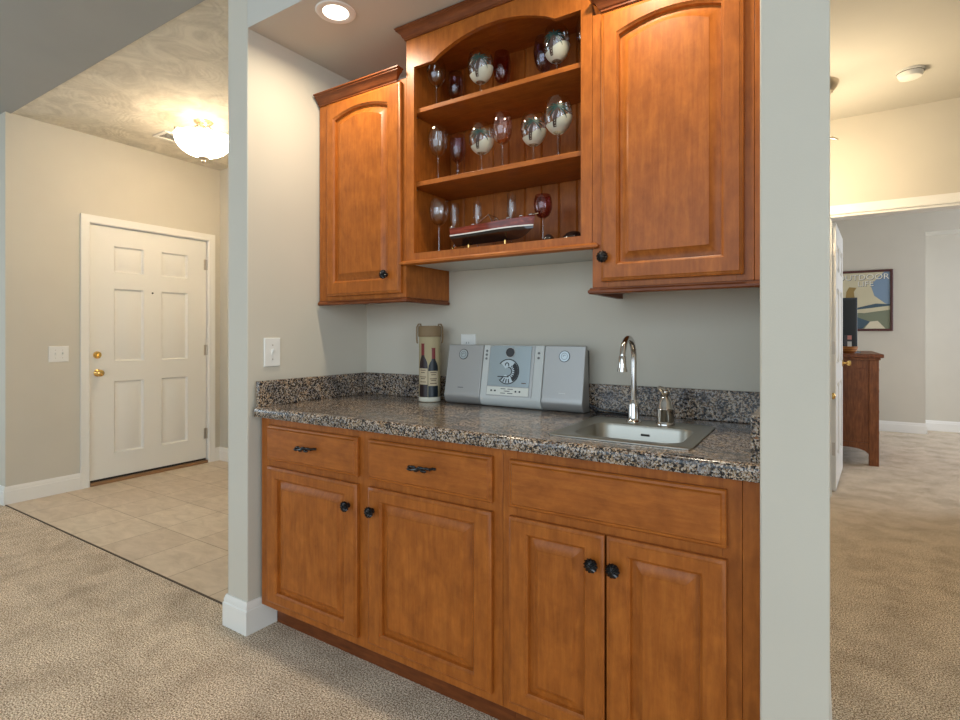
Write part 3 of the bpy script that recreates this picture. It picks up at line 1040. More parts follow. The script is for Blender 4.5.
stemware('goblet', -1.300, 1.885, ZM1, 0.036, 0.226, 0.112, 'wine', M_GLASSD, 'violet goblet with beaded stem, second on the middle shelf', GM, knops=3)
stemware('balloon_glass', -1.120, 1.79, ZM1, 0.051, 0.201, 0.089, 'balloon', M_GLASS, 'palm-painted balloon glass left of the rose glass, middle shelf', GM, palm=0.05)
stemware('wine_glass', -1.025, 1.79, ZM1, 0.039, 0.223, 0.111, 'wine', M_GLASSP, 'rose tinted wine glass in the middle of the middle shelf', GM)
stemware('balloon_glass', -0.902, 1.81, ZM1, 0.049, 0.203, 0.086, 'balloon', M_GLASS, 'lower palm-painted balloon glass right of the rose glass, middle shelf', GM, palm=0.15)
stemware('balloon_glass', -0.784, 1.77, ZM1, 0.051, 0.217, 0.095, 'balloon', M_GLASS, 'rightmost and tallest palm-painted balloon glass, middle shelf', GM, palm=0.15)
stemware('wine_glass', -1.329, 1.79, ZB1, 0.040, 0.229, 0.126, 'wine', M_GLASS, 'clear wine glass left of the model boat', GB)
stemware('champagne_flute', -1.335, 1.91, ZB1, 0.021, 0.240, 0.105, 'flute', M_GLASS, 'clear flute behind the stern of the model boat', GB)
stemware('champagne_flute', -1.228, 1.93, ZB1, 0.019, 0.235, 0.115, 'flute', M_GLASS, 'clear flute behind the model boat, left of its windshield', GB)
stemware('champagne_flute', -1.062, 1.93, ZB1, 0.020, 0.248, 0.120, 'flute', M_GLASS, 'clear flute behind the model boat, right of its windshield', GB)
stemware('wine_glass', -0.872, 1.83, ZB1, 0.035, 0.195, 0.109, 'wine', M_GLASSR, 'dark red wine glass at the bow of the model boat', GB)

# dark glossy domed ornaments at the right end
for x, y, rx, rz, lab in ((-0.835, 1.80, 0.026, 0.040, 'smaller black glossy dome at the right of the cabinet floor'), (-0.745, 1.82, 0.048, 0.046, 'wider black glossy dome in the right corner of the cabinet floor')):
    t = thing('glossy_ornament', (x, y, ZB1), lab, 'ornament', 'black ornaments on the cabinet floor')
    prof = [(rx * math.cos(a), ZB1 + rz * math.sin(a)) for a in [PI / 2 * i / 10 for i in range(11)]]
    MB().lathe([(0, ZB1 + 0.0003)] + prof, (x, y, 0), 28).build('dome', M_GLOSSBLK, t, angle=60)
    MB().tube([(x + rx * 1.02 * math.cos(a), y + rx * 1.02 * math.sin(a), ZB1 + 0.003) for a in [2 * PI * i / 24 for i in range(25)]], 0.0022, 6).build('rim', M_NICKEL, t)

# ------------------------------------------------------------------ model boat
M_HULL = wood('boat_mahogany', 'x', (0.09, 0.012, 0.007, 1), (0.16, 0.024, 0.012, 1), (0.30, 0.05, 0.025, 1), 0.15, 0.3)
bx0, bx1, by, bz = -1.238, -0.890, 1.785, ZB1
t = thing('model_boat', ((bx0 + bx1) / 2, by, bz), 'model wooden speedboat with black bottom on a display stand', 'model boat')


def hull(s):
    """half beam, keel z, chine z, deck z at station s (0 = stern)"""
    beam = 0.052 * (1 - 0.10 * (1 - s) ** 2) * (1 - max(0, (s - 0.45) / 0.55) ** 2.4) + 0.0008
    keel = bz + 0.026 + 0.006 * s + 0.030 * max(0, (s - 0.78) / 0.22) ** 2.4
    deck = bz + 0.092 + 0.018 * s ** 2
    chine = bz + 0.062 + 0.014 * s ** 2.0
    return beam, keel, chine, deck


NS = 22
up, lo, st = MB(), MB(), MB()
LU, LL, LS = [], [], []
for i in range(NS + 1):
    s = i / NS
    b, kz, cz, dz = hull(s)
    rake = 0.010 * s ** 4
    X = bx0 + (bx1 - bx0) * s
    xt = lambda z: X + rake * (z - cz) / 0.05
    LU.append([(xt(cz), by - b * 0.94, cz + 0.004), (xt(dz), by - b, dz), (xt(dz), by - b * 0.5, dz + 0.006), (xt(dz), by, dz + 0.008), (xt(dz), by + b * 0.5, dz + 0.006), (xt(dz), by + b, dz), (xt(cz), by + b * 0.94, cz + 0.004)])
    LL.append([(X, by - b * 0.94, cz), (X - 0.0, by - b * 0.86, cz - 0.010), (X - rake, by, kz), (X, by + b * 0.86, cz - 0.010), (X, by + b * 0.94, cz)])
    LS.append([(X, by - b * 0.955, cz), (X, by - b * 0.965, cz + 0.0045), (X, by + b * 0.965, cz + 0.0045), (X, by + b * 0.955, cz)])
up.loops(LU).build('upper_hull', M_HULL, t, angle=30)
lo.loops(LL).build('bottom_hull', M_GLOSSBLK, t, angle=30)
st.loops(LS).build('waterline_stripe', plain('white_enamel', srgb(225, 222, 214), 0.3), t)
for xx in (-1.178, -1.010):
    mb = MB()
    b, kz, cz, dz = hull((xx - bx0) / (bx1 - bx0))
    mb.tube([(xx, by, bz), (xx, by, kz + 0.004)], 0.0045, 10)
    mb.tube([(xx, by - 0.035, bz + 0.004), (xx, by + 0.035, bz + 0.004)], 0.004, 8)
    mb.build('display_stand', M_BRASS, t)
mb = MB()
xw = -1.055
b, kz, cz, dz = hull((xw - bx0) / (bx1 - bx0))
for sy in (-1, 1):
    mb.tube([(xw - 0.050, by + sy * 0.046, dz + 0.002), (xw - 0.012, by + sy * 0.030, dz + 0.034), (xw + 0.012, by + sy * 0.040, dz + 0.003)], 0.0022, 6)
mb.tube([(xw - 0.012, by - 0.030, dz + 0.034), (xw - 0.012, by + 0.030, dz + 0.034)], 0.0022, 6)
mb.build('windshield', M_CHROME, t)
for xx in (-1.245, -1.14, -0.985, -0.935, -0.900):
    b, kz, cz, dz = hull((xx - bx0) / (bx1 - bx0))
    MB().ball((xx, by - b * 0.55, dz + 0.008), 0.005, 1.8, 1, 0.8, 10).build('deck_cleat', M_CHROME, t)
mb = MB()
mb.tube([(-0.905, by, hull(0.93)[3] + 0.008), (-0.868, by, hull(1)[3] + 0.010)], 0.003, 6)
mb.build('bow_spar', M_CHROME, t)
MB().tube([(-1.225, by, bz + 0.038), (-1.250, by, bz + 0.018)], 0.0022, 6).ball((-1.251, by, bz + 0.020), 0.009, 0.3, 1, 1, 10).build('propeller', M_BRASS, t)

# ------------------------------------------------------------------ wine tote on the counter
CT = 0.9255
tx, ty, tr_ = -1.462, 1.900, 0.0475
t = thing('wine_tote', (tx, ty, CT), 'beige cylindrical wine carrier printed with two red wine bottles, left of the stereo', 'wine carrier')
M_TOTE = paint('tote_canvas', srgb(186, 170, 132), 90, 0.15, 0.8, 0.25)
M_TOTEL = paint('tote_leather', srgb(140, 116, 84), 60, 0.15, 0.7, 0.2)
MB().lathe([(0, CT + 0.0005), (tr_ - 0.002, CT + 0.0005), (tr_, CT + 0.004), (tr_, CT + 0.285), (tr_ - 0.001, CT + 0.287), (0, CT + 0.287)], (tx, ty, 0), 40).build('body', M_TOTE, t)
MB().lathe([(0, CT + 0.287), (tr_ + 0.003, CT + 0.287), (tr_ + 0.004, CT + 0.290), (tr_ + 0.004, CT + 0.330), (tr_ + 0.001, CT + 0.335), (0, CT + 0.335)], (tx, ty, 0), 40).build('lid', M_TOTEL, t)
MB().lathe([(tr_ + 0.0005, CT + 0.002), (tr_ + 0.0012, CT + 0.003), (tr_ + 0.0012, CT + 0.020), (tr_ + 0.0005, CT + 0.021)], (tx, ty, 0), 40).build('base_band', plain('cream_band', srgb(214, 208, 190), 0.6), t)
fa = math.atan2(-ty, -tx)
sidev = fa + PI / 2
for sg in (-1, 1):
    mb = MB()
    dx, dy = math.cos(sidev) * sg, math.sin(sidev) * sg
    q = lambda r, h: (tx + dx * r, ty + dy * r, CT + h)
    mb.tube([q(0.038, 0.330), q(0.040, 0.343), q(0.050, 0.343), q(0.057, 0.330), q(0.0575, 0.300), q(0.0575, 0.275), q(0.056, 0.262), q(0.0525, 0.258)], 0.0036, 8)
    mb.build('cord_handle', M_TOTEL, t)
M_BOT1 = plain('printed_bottle_glass', srgb(38, 22, 24), 0.35)
M_BOT2 = plain('printed_bottle_green', srgb(20, 30, 38), 0.35)
M_CAP = plain('printed_capsule', srgb(120, 34, 34), 0.4)
M_LAB = paint('printed_label', srgb(206, 188, 156), 60, 0.0, 0.7, 0.2)
M_INK = plain('printed_ink', srgb(84, 60, 46), 0.7)


def on_tote(arc, h, e):
    a = fa + arc / tr_
    return (tx + (tr_ + e) * math.cos(a), ty + (tr_ + e) * math.sin(a), CT + h)


def tote_strip(rows, c, e, mb=None):
    """rows of (height, half width) turned into a curved printed patch centred on arc position c"""
    mb = mb or MB()
    n = 8
    for (h0, w0), (h1, w1) in zip(rows, rows[1:]):
        for i in range(n):
            a, b = 2 * i / n - 1, 2 * (i + 1) / n - 1
            mb.poly([on_tote(c + a * w0, h0, e), on_tote(c + b * w0, h0, e), on_tote(c + b * w1, h1, e), on_tote(c + a * w1, h1, e)])
    return mb


for c, h, m in ((-0.0320, 0.257, M_BOT1), (0.0170, 0.238, M_BOT2)):
    wb = 0.0235
    pr = tote_strip([(0.022, wb - 0.001), (0.024, wb), (h * 0.60, wb), (h * 0.67, wb * 0.92), (h * 0.73, wb * 0.66), (h * 0.77, wb * 0.42), (h * 0.82, wb * 0.32), (h, wb * 0.30)], c, 0.0006).build('printed_bottle', m, t)
    tote_strip([(h * 0.80, wb * 0.36), (h * 0.985, wb * 0.34), (h * 0.99, wb * 0.40), (h * 1.0, wb * 0.40)], c, 0.0010).build('printed_capsule', M_CAP, pr)
    tote_strip([(h * 0.30, wb * 0.97), (h * 0.575, wb * 0.97)], c, 0.0010).build('printed_label', M_LAB, pr)
    mb = MB()
    for k, (hh, ww) in enumerate(((0.545, 0.6), (0.505, 0.45), (0.43, 0.7), (0.40, 0.5), (0.345, 0.65))):
        tote_strip([(h * hh - 0.0015, wb * ww), (h * hh + 0.0015, wb * ww)], c, 0.0013, mb)
    mb.build('printed_lines', M_INK, pr)

# ------------------------------------------------------------------ stereo
SY, SZ = 1.872, CT          # front foot line of the sloping fronts
LEAN = 0.048 / 0.255


def slope(h, d=0.0):
    """point (y, z) on the sloping front at height h along it, d = proud of it"""
    n = math.hypot(1, LEAN)
    return (SY + LEAN * h - d / n, SZ + h + d * LEAN / n)


def fascia(x0, x1, h0=0.0, h1=0.253, d=0.0, th=0.016):
    """sloping front panel whose foot curls back"""
    pr = [slope(h1, d), slope(0.055, d)]
    y1, z1 = slope(0.055, d)
    for i in range(1, 7):
        a = PI / 2 * i / 6
        pr.append((y1 - 0.006 + 0.030 * (1 - math.cos(a)), z1 - (0.055 - 0.0012) * math.sin(a) ** 0.9))
    pr += [(SY + 0.085, SZ + 0.0012), (slope(h1, -th)[0], slope(h1, -th)[1])]
    mb = MB()
    mb.prism(pr, lambda p, q, s: (s, p, q), x0, x1)
    return mb


def slope_disc(x, h, r, d, thick, mb=None, r_in=0.0, a0=0, a1=2 * PI, seg=40):
    mb = mb or MB()
    n = math.hypot(1, LEAN)
    L = []
    k = max(3, int(seg * (a1 - a0) / (2 * PI)))
    for i in range(k + 1):
        a = a0 + (a1 - a0) * i / k
        ring = []
        for rr, dd in ((r_in, d), (r, d), (r, d + thick), (r_in, d + thick)):
            y, z = slope(h + rr * math.sin(a) / n, dd)
            ring.append((x + rr * math.cos(a), y, z))
        L.append(ring)
    return mb.loops(L, cap0=a1 - a0 < 6.2, cap1=a1 - a0 < 6.2)


def slope_rect(x0, x1, h0, h1, d, thick, mb=None):
    mb = mb or MB()
    L = []
    for dd in (d, d + thick):
        L.append([(x, *slope(h, dd)) for x, h in ((x0, h0), (x1, h0), (x1, h1), (x0, h1))])
    return mb.loops(L)


for x0, x1, lab in ((-1.368, -1.189, 'silver stereo speaker left of the player, beside the wine carrier'), (-0.9045, -0.735, 'silver stereo speaker right of the player, near the sink')):
    t = thing('stereo_speaker', ((x0 + x1) / 2, 1.93, SZ), lab, 'speaker', 'speakers of the counter stereo')
    fascia(x0, x1).build('front_panel', M_SILVER, t, 0.003)
    MB().prism([(slope(0.245, -0.027)[0], slope(0.245, -0.027)[1]), (SY + 0.090, SZ + 0.001), (1.975, SZ + 0.001), (1.975, SZ + 0.235)], lambda p, q, s: (s, p, q), x0 + 0.008, x1 - 0.008).build('enclosure', M_DARK, t, 0.003)
    cx = (x0 + x1) / 2 + (-0.008 if x0 < -1 else 0.0)
    slope_disc(cx, 0.212, 0.0225, 0.0, 0.0015).build('badge_ring', M_DARK, t)
    bd = slope_disc(cx, 0.212, 0.0200, 0.0012, 0.0012).build('badge', M_DISC, t)
    mb = slope_disc(cx, 0.212, 0.0135, 0.0024, 0.0006, None, 0.0115)
    slope_disc(cx, 0.212, 0.006, 0.0024, 0.0006, mb, 0.0035, 0.4, 3.6)
    mb.build('emblem', plain('emblem_grey', srgb(120, 128, 128), 0.4), bd)
    slope_rect(cx - 0.014, cx + 0.014, 0.070, 0.0735, 0.0, 0.0008).build('nameplate', M_PALE if x0 > -1 else plain('worn_grey', srgb(110, 112, 112), 0.5), t)

x0, x1 = -1.1865, -0.907
t = thing('compact_disc_player', ((x0 + x1) / 2, 1.93, SZ), 'upright silver compact disc player with a glass front between two speakers', 'stereo')
fascia(x0, x1).build('front_panel', M_PALE, t, 0.003)
MB().prism([(slope(0.245, -0.027)[0], slope(0.245, -0.027)[1]), (SY + 0.090, SZ + 0.001), (1.975, SZ + 0.001), (1.975, SZ + 0.235)], lambda p, q, s: (s, p, q), x0 + 0.01, x1 - 0.01).build('chassis', M_DARK, t, 0.003)
gx0, gx1 = x0 + 0.036, x1 - 0.052
MB_frame = slope_rect(gx0 - 0.004, gx1 + 0.012, 0.046, 0.250, 0.0002, 0.003).build('window_frame', M_SILVER, t)
gl = slope_rect(gx0, gx1, 0.086, 0.249, 0.003, 0.003).build('glass_window', M_PANELBL, t, 0.001)
cx = (gx0 + gx1) / 2
slope_disc(cx - 0.000, 0.222, 0.0215, 0.006, 0.0015).build('knob_ring', M_SILVER, t)
slope_disc(cx - 0.000, 0.222, 0.0185, 0.0072, 0.0035).build('knob', plain('knob_graphite', (0.045, 0.045, 0.047, 1), 0.4, 0.3), t)
ds = slope_disc(cx - 0.004, 0.145, 0.050, 0.0062, 0.0006, None, 0.017, -2.3, 2.35).build('disc', M_DISC, t)
mb = slope_disc(cx - 0.004, 0.145, 0.052, 0.0068, 0.0008, None, 0.048, -2.4, 2.5)
slope_disc(cx - 0.004, 0.145, 0.047, 0.0068, 0.0008, mb, 0.030, -1.0, 0.9)
for k in range(7):
    a = -0.95 + k * 0.3
    slope_disc(cx - 0.004, 0.145, 0.030, 0.0068, 0.0008, mb, 0.022, a, a + 0.14)
slope_disc(cx - 0.004, 0.145, 0.020, 0.0068, 0.0008, mb, 0.016, -1.6, 1.6)
slope_disc(cx - 0.010, 0.172, 0.010, 0.0068, 0.0008, mb, 0.006, -0.6, 3.6)
slope_rect(cx - 0.050, cx + 0.002, 0.122, 0.126, 0.0068, 0.0008, mb)
for k in range(4):
    slope_disc(cx - 0.004, 0.145, 0.046, 0.0068, 0.0008, mb, 0.030, -2.35 + k * 0.3, -2.23 + k * 0.3)
mb.build('disc_print', M_DARK, ds)
sp = slope_rect(gx0, gx1, 0.050, 0.083, 0.003, 0.0035).build('button_strip', plain('strip_cream', srgb(222, 222, 212), 0.4), t, 0.001)
for k, bx in enumerate((0.022, 0.040, 0.134, 0.152)):
    s = (gx1 - gx0) / 0.19
    slope_disc(gx0 + bx * s, 0.067, 0.0036, 0.0065, 0.002).build('button', M_DARK, sp)
mb = MB()
for r, h in enumerate((0.0755, 0.067, 0.0585)):
    for a, b in (((-0.030, -0.008), (0.002, 0.026)) if r != 1 else ((-0.014, 0.012),)):
        slope_rect(cx + a, cx + b, h - 0.0013, h + 0.0013, 0.0065, 0.0006, mb)
mb.build('button_legend', M_DARK, sp)
for bx, hs in ((x0 + 0.017, (0.228, 0.212, 0.196)), (x1 - 0.022, (0.222, 0.203))):
    for h in hs:
        slope_disc(bx, h, 0.0048, 0.0002, 0.0025).build('side_button', plain('side_button_grey', srgb(110, 112, 110), 0.4), t)
slope_rect(gx1 - 0.034, gx1 - 0.014, 0.0995, 0.103, 0.006, 0.0006).build('nameplate', M_INK, t)
pts = [(-0.735, 1.955, CT + 0.03), (-0.715, 1.950, CT + 0.008), (-0.690, 1.930, CT + 0.0035), (-0.640, 1.915, CT + 0.0035), (-0.590, 1.925, CT + 0.0035), (-0.565, 1.945, CT + 0.0035), (-0.590, 1.965, CT + 0.0035), (-0.640, 1.968, CT + 0.005), (-0.700, 1.968, CT + 0.012), (-0.740, 1.966, CT + 0.03)]
sm = []
for i in range(len(pts) - 1):
    p0, p1, p2, p3 = [Vector(pts[max(0, min(len(pts) - 1, i + d))]) for d in (-1, 0, 1, 2)]
    for k in range(6):
        u = k / 6
        sm.append(tuple(0.5 * ((2 * p1) + (p2 - p0) * u + (2 * p0 - 5 * p1 + 4 * p2 - p3) * u * u + (3 * p1 - p0 - 3 * p2 + p3) * u ** 3)))
tag(MB().tube(sm, 0.003, 8).build('power_cable', M_DARK), 'black cable looped on the counter behind the sink', 'cable')


# ------------------------------------------------------------------ sink and taps
def rrect(x0, x1, y0, y1, r, z, n=6):
    L = []
    for cx_, cy_, a0 in ((x1 - r, y0 + r, -PI / 2), (x1 - r, y1 - r, 0), (x0 + r, y1 - r, PI / 2), (x0 + r, y0 + r, PI)):
        for i in range(n + 1):
            a = a0 + PI / 2 * i / n
            L.append((cx_ + r * math.cos(a), cy_ + r * math.sin(a), z))
    return L


t = thing('bar_sink', (-0.465, 1.63, CT), 'small drop-in stainless steel bar sink in the countertop', 'sink')
sx0, sx1, sy0, sy1 = -0.672, -0.270, 1.436, 1.834
bx0_, bx1_, by0, by1 = -0.622, -0.310, 1.490, 1.738
z = 0.926
L = [rrect(sx0, sx1, sy0, sy1, 0.020, z), rrect(sx0, sx1, sy0, sy1, 0.020, z + 0.003), rrect(sx0 + 0.006, sx1 - 0.006, sy0 + 0.006, sy1 - 0.006, 0.018, z + 0.006),
     rrect(sx0 + 0.014, sx1 - 0.014, sy0 + 0.014, sy1 - 0.014, 0.016, z + 0.004),
     rrect(bx0_ - 0.010, bx1_ + 0.010, by0 - 0.010, by1 + 0.006, 0.055, z + 0.003), rrect(bx0_, bx1_, by0, by1, 0.052, z + 0.001),
     rrect(bx0_ + 0.004, bx1_ - 0.004, by0 + 0.004, by1 - 0.004, 0.050, z - 0.008), rrect(bx0_ + 0.012, bx1_ - 0.012, by0 + 0.012, by1 - 0.012, 0.048, z - 0.120),
     rrect(bx0_ + 0.022, bx1_ - 0.022, by0 + 0.022, by1 - 0.022, 0.045, z - 0.136), rrect(bx0_ + 0.045, bx1_ - 0.045, by0 + 0.045, by1 - 0.045, 0.035, z - 0.142)]
MB().loops(L, cap0=False).build('basin', M_STEEL, t, angle=40)
MB().lathe([(0, 0.7865), (0.040, 0.7865), (0.042, 0.789), (0.036, 0.790), (0.030, 0.7875), (0, 0.7875)], (-0.466, 1.614, 0), 28).build('drain', M_CHROME, t)
MB().box(-0.478, -0.452, 1.7285, 1.7335, z - 0.030, z - 0.024).build('overflow_slot', M_HOLE, t)

DZ = z + 0.0035
t = thing('bar_faucet', (-0.517, 1.787, DZ), 'chrome gooseneck faucet arching over the bar sink', 'faucet')
MB().lathe([(0, DZ), (0.026, DZ), (0.026, DZ + 0.004), (0.021, DZ + 0.009), (0.018, DZ + 0.014), (0.0185, DZ + 0.050), (0.016, DZ + 0.066), (0.011, DZ + 0.075), (0, DZ + 0.075)], (-0.517, 1.787, 0), 28).build('base', M_CHROME, t)
pts, rr = [], []
for i in range(8):
    pts.append((-0.517, 1.787, DZ + 0.06 + (0.215 - 0.06) * i / 8))
    rr.append(0.0095)
cy_, cz_, R_ = 1.787 - 0.062, DZ + 0.215, 0.062
for i in range(19):
    a = PI * 0.97 * i / 18
    pts.append((-0.517, cy_ + R_ * math.cos(a), cz_ + R_ * 1.05 * math.sin(a)))
    rr.append(0.0095)
lp = pts[-1]
pts.append((lp[0], lp[1] - 0.0005, lp[2] - 0.008)); rr.append(0.0098)
MB().tube(pts, rr, 16).build('gooseneck', M_CHROME, t, angle=60)
MB().lathe([(0.0095, lp[2] + 0.004), (0.0115, lp[2]), (0.0130, lp[2] - 0.028), (0.0145, lp[2] - 0.036), (0.0165, lp[2] - 0.046), (0.012, lp[2] - 0.046), (0.010, lp[2] - 0.040), (0, lp[2] - 0.040)], (-0.517, lp[1] - 0.001, 0), 24).build('aerator', M_CHROME, t)
hx_, hy_ = -0.415, 1.787
t = thing('tap_handle', (hx_, hy_, DZ), 'squat chrome bell-shaped tap valve with lever, right of the faucet', 'tap')
MB().lathe([(0, DZ), (0.030, DZ), (0.030, DZ + 0.004), (0.0265, DZ + 0.009), (0.0275, DZ + 0.014), (0.027, DZ + 0.046), (0.0275, DZ + 0.048), (0.0275, DZ + 0.052), (0.025, DZ + 0.055), (0.021, DZ + 0.074), (0.015, DZ + 0.086), (0.010, DZ + 0.092), (0.010, DZ + 0.098), (0, DZ + 0.099)], (hx_, hy_, 0), 32).build('body', M_CHROME, t)
MB().tube([(hx_, hy_, DZ + 0.094), (hx_ - 0.002, hy_ - 0.002, DZ + 0.102), (hx_ - 0.010, hy_ - 0.010, DZ + 0.116), (hx_ - 0.018, hy_ - 0.018, DZ + 0.121)], [0.010, 0.012, 0.010, 0.006], 14).ball((hx_, hy_, DZ + 0.106), 0.014, 1.1, 1.1, 0.75).build('lever', M_CHROME, t)


# ------------------------------------------------------------------ switches and outlet
def plate(name, label, cat, P, w, h, toggles=(), outlet=False):
    """cover plate; P(u, v, d) maps plate coordinates to the room"""
    org = P(0, 0, 0)
    t = thing(name, org, label, cat)

    def slab(u0, u1, v0, v1, d0, d1, ch, nm, mt):
        mb = MB()
        L = []
        for ins, d in ((0, d0), (0, d1 - ch), (ch, d1)):
            L.append([P(u, v, d) for u, v in ((u0 + ins, v0 + ins), (u1 - ins, v0 + ins), (u1 - ins, v1 - ins), (u0 + ins, v1 - ins))])
        mb.loops(L)
        return mb.build(nm, mt, t)
    slab(-w / 2, w / 2, -h / 2, h / 2, 0.0003, 0.006, 0.003, 'cover_plate', M_WPLAST)
    for u in toggles:
        slab(u - 0.006, u + 0.006, -0.013, 0.013, 0.0055, 0.0075, 0.001, 'toggle_collar', M_WPLAST)
        mb = MB()
        mb.loops([[P(u + a, 0.004 + b, 0.0072) for a, b in ((-0.004, -0.010), (0.004, -0.010), (0.004, 0.004), (-0.004, 0.004))],
                  [P(u + a, 0.012 + b, 0.019) for a, b in ((-0.0035, -0.004), (0.0035, -0.004), (0.0035, 0.003), (-0.0035, 0.003))]])
        mb.build('toggle', M_WPLAST, t)
        mb = MB()
        for v in (-0.030, 0.030):
            mb.loops([[P(u + 0.003 * math.cos(a), v + 0.003 * math.sin(a), d) for a in [2 * PI * i / 10 for i in range(10)]] for d in (0.0055, 0.0068)])
        mb.build('screw', M_NICKEL, t)
    if outlet:
        for v in (-0.020, 0.020):
            r = slab(-0.017, 0.017, v - 0.014, v + 0.014, 0.0055, 0.0072, 0.001, 'receptacle', M_WPLAST)
            mb = MB()
            for u in (-0.007, 0.006):
                mb.loops([[P(u + a, v + b, d) for a, b in ((-0.001, -0.004), (0.001, -0.004), (0.001, 0.004), (-0.001, 0.004))] for d in (0.0070, 0.0075)])
            mb.build('slots', M_HOLE, r)
    return t


plate('light_switch', 'white single light switch on the wall left of the counter', 'light switch', lambda u, v, d: (-1.9615 + d + 0.035 * u, 1.452 + u, 1.147 + v), 0.078, 0.122, (0.0,))
plate('light_switch', 'white double light switch left of the front door', 'light switch', lambda u, v, d: (XD + d, 1.749 + u, 1.074 + v), 0.128, 0.122, (-0.023, 0.023))
plate('wall_outlet', 'white electrical outlet peeking out above the left speaker', 'outlet', lambda u, v, d: (-1.320 + u, YB - d, 1.165 + v), 0.078, 0.118, (), True)

# ------------------------------------------------------------------ ceiling fittings
for i, cx in enumerate(CANS):
    t = thing('recessed_light', (cx, 1.457, HA), ('round recessed ceiling light above the left end of the counter', 'round recessed ceiling light over the sink end of the counter')[i], 'ceiling light', 'recessed lights of the alcove')
    MB().lathe([(0.050, HA - 0.003), (0.058, HA - 0.006), (0.074, HA - 0.004), (0.077, HA - 0.0004), (0.050, HA - 0.0004)], (cx, 1.457, 0), 40).build('trim_ring', M_WPLAST, t)
    MB().lathe([(0, HA - 0.003), (0.0495, HA - 0.003), (0.0495, HA - 0.001), (0, HA - 0.001)], (cx, 1.457, 0), 40).build('lens', M_LENS, t)


def bowl_light(name, c, R, drop, label, mat, finial=True):
    x, y, zc = c
    t = thing(name, (x, y, zc), label, 'ceiling light')
    MB().lathe([(0, zc - 0.0004), (0.066, zc - 0.0004), (0.066, zc - 0.010), (0.056, zc - 0.018), (0.030, zc - 0.026), (0.012, zc - 0.030), (0.012, zc - 0.05), (0, zc - 0.05)], (x, y, 0), 32).build('canopy', M_NICKEL, t)
    zr = zc - drop
    hb = R * 0.72
    prof = [(R * math.cos(a), zr - hb * math.sin(a)) for a in [PI / 2 * (i / 16) ** 0.9 for i in range(16)]] + [(0.012, zr - hb)]
    prof = [(R * 1.02, zr + 0.006)] + prof
    inn = [(max(r - 0.006, 0.006), h + 0.006) for r, h in prof]
    MB().lathe(prof, (x, y, 0), 48).build('glass_bowl', mat, t, angle=60)
    MB().lathe([prof[0]] + inn, (x, y, 0), 48).build('glow_shield', M_SHIELD, t, angle=60)  # added inner shell, keeps the bowl's own glow off the ceiling
    for k in range(3):
        a = 2 * PI * k / 3 + 2.6
        mb = MB()
        mb.tube([(x + math.cos(a) * r, y + math.sin(a) * r, h) for r, h in ((0.03, zc - 0.03), (R * 0.5, zr + 0.040), (R * 0.85, zr + 0.030), (R * 1.06, zr + 0.016), (R * 1.07, zr + 0.004))], 0.006, 8)
        mb.ball((x + math.cos(a) * R * 1.07, y + math.sin(a) * R * 1.07, zr + 0.012), 0.011)
        mb.build('arm', M_NICKEL, t)
    for q in (-1, 1):
        l = bpy.data.lights.new('bulb', 'POINT')
        l.energy = 2.0
        l.color = (1.0, 0.82, 0.58)
        l.shadow_soft_size = 0.03
        lo_ = bpy.data.objects.new('bulb', l)
        COL.objects.link(lo_)
        lo_.location = (x + 0.07 * q, y - 0.07 * q, zr - 0.02)
    MB().tube([(x, y, zc - 0.04), (x, y, zr - hb)], 0.006, 8).build('rod', M_NICKEL, t)
    MB().lathe([(0, zr - hb + 0.010), (0.036, zr - hb + 0.006), (0.038, zr - hb - 0.006), (0.026, zr - hb - 0.014), (0.012, zr - hb - 0.022), (0.018, zr - hb - 0.034), (0.010, zr - hb - 0.046), (0, zr - hb - 0.050)], (x, y, 0), 24).build('finial', M_NICKEL, t)
    return t


bowl_light('dome_light', (-3.905, 2.295, HC), 0.195, 0.125, 'lit semi-flush glass bowl light on the entry ceiling', M_BOWL)

# hall fitting mostly hidden behind the wall end
px, py = 0.0, 4.06
t = thing('hall_light', (px, py, HC), 'hanging hall ceiling light half hidden behind the right wall end', 'ceiling light')
MB().lathe([(0, HC - 0.0004), (0.120, HC - 0.0004), (0.120, HC - 0.012), (0.108, HC - 0.035), (0.085, HC - 0.062), (0.040, HC - 0.070), (0, HC - 0.070)], (px, py, 0), 36).build('canopy', M_NICKEL, t)
MB().tube([(px, py, HC - 0.06), (px, py, HC - 0.44)], 0.006, 8).build('rod', M_NICKEL, t)
MB().lathe([(0, HC - 0.66), (0.040, HC - 0.655), (0.060, HC - 0.62), (0.066, HC - 0.56), (0.058, HC - 0.50), (0.030, HC - 0.45), (0, HC - 0.44)], (px, py, 0), 28).build('glass_shade', M_BOWL2, t)
for a in (-0.15, 2.0, 4.1):
    c, q = math.cos(a), math.sin(a)
    MB().tube([(px + c * r, py + q * r, h) for r, h in ((0.0, HC - 0.43), (0.045, HC - 0.36), (0.085, HC - 0.355), (0.115, HC - 0.375))], [0.005, 0.007, 0.008, 0.005], 8).build('arm', M_NICKEL, t)

t = thing('smoke_detector', (0.482, 4.14, HC), 'round cream smoke detector on the hall ceiling', 'smoke detector')
MB().lathe([(0, HC - 0.0004), (0.072, HC - 0.0004), (0.072, HC - 0.012), (0.070, HC - 0.013)], (0.482, 4.14, 0), 40).build('base', M_WPLAST, t)
MB().lathe([(0.064, HC - 0.013), (0.066, HC - 0.016), (0.066, HC - 0.020), (0.056, HC - 0.042), (0.030, HC - 0.048), (0, HC - 0.048)], (0.482, 4.14, 0), 40).build('cover', M_WPLAST, t)
MB().lathe([(0.066, HC - 0.0135), (0.067, HC - 0.0135), (0.067, HC - 0.0160), (0.066, HC - 0.0160)], (0.482, 4.14, 0), 40).build('vent_gap', M_HOLE, t)

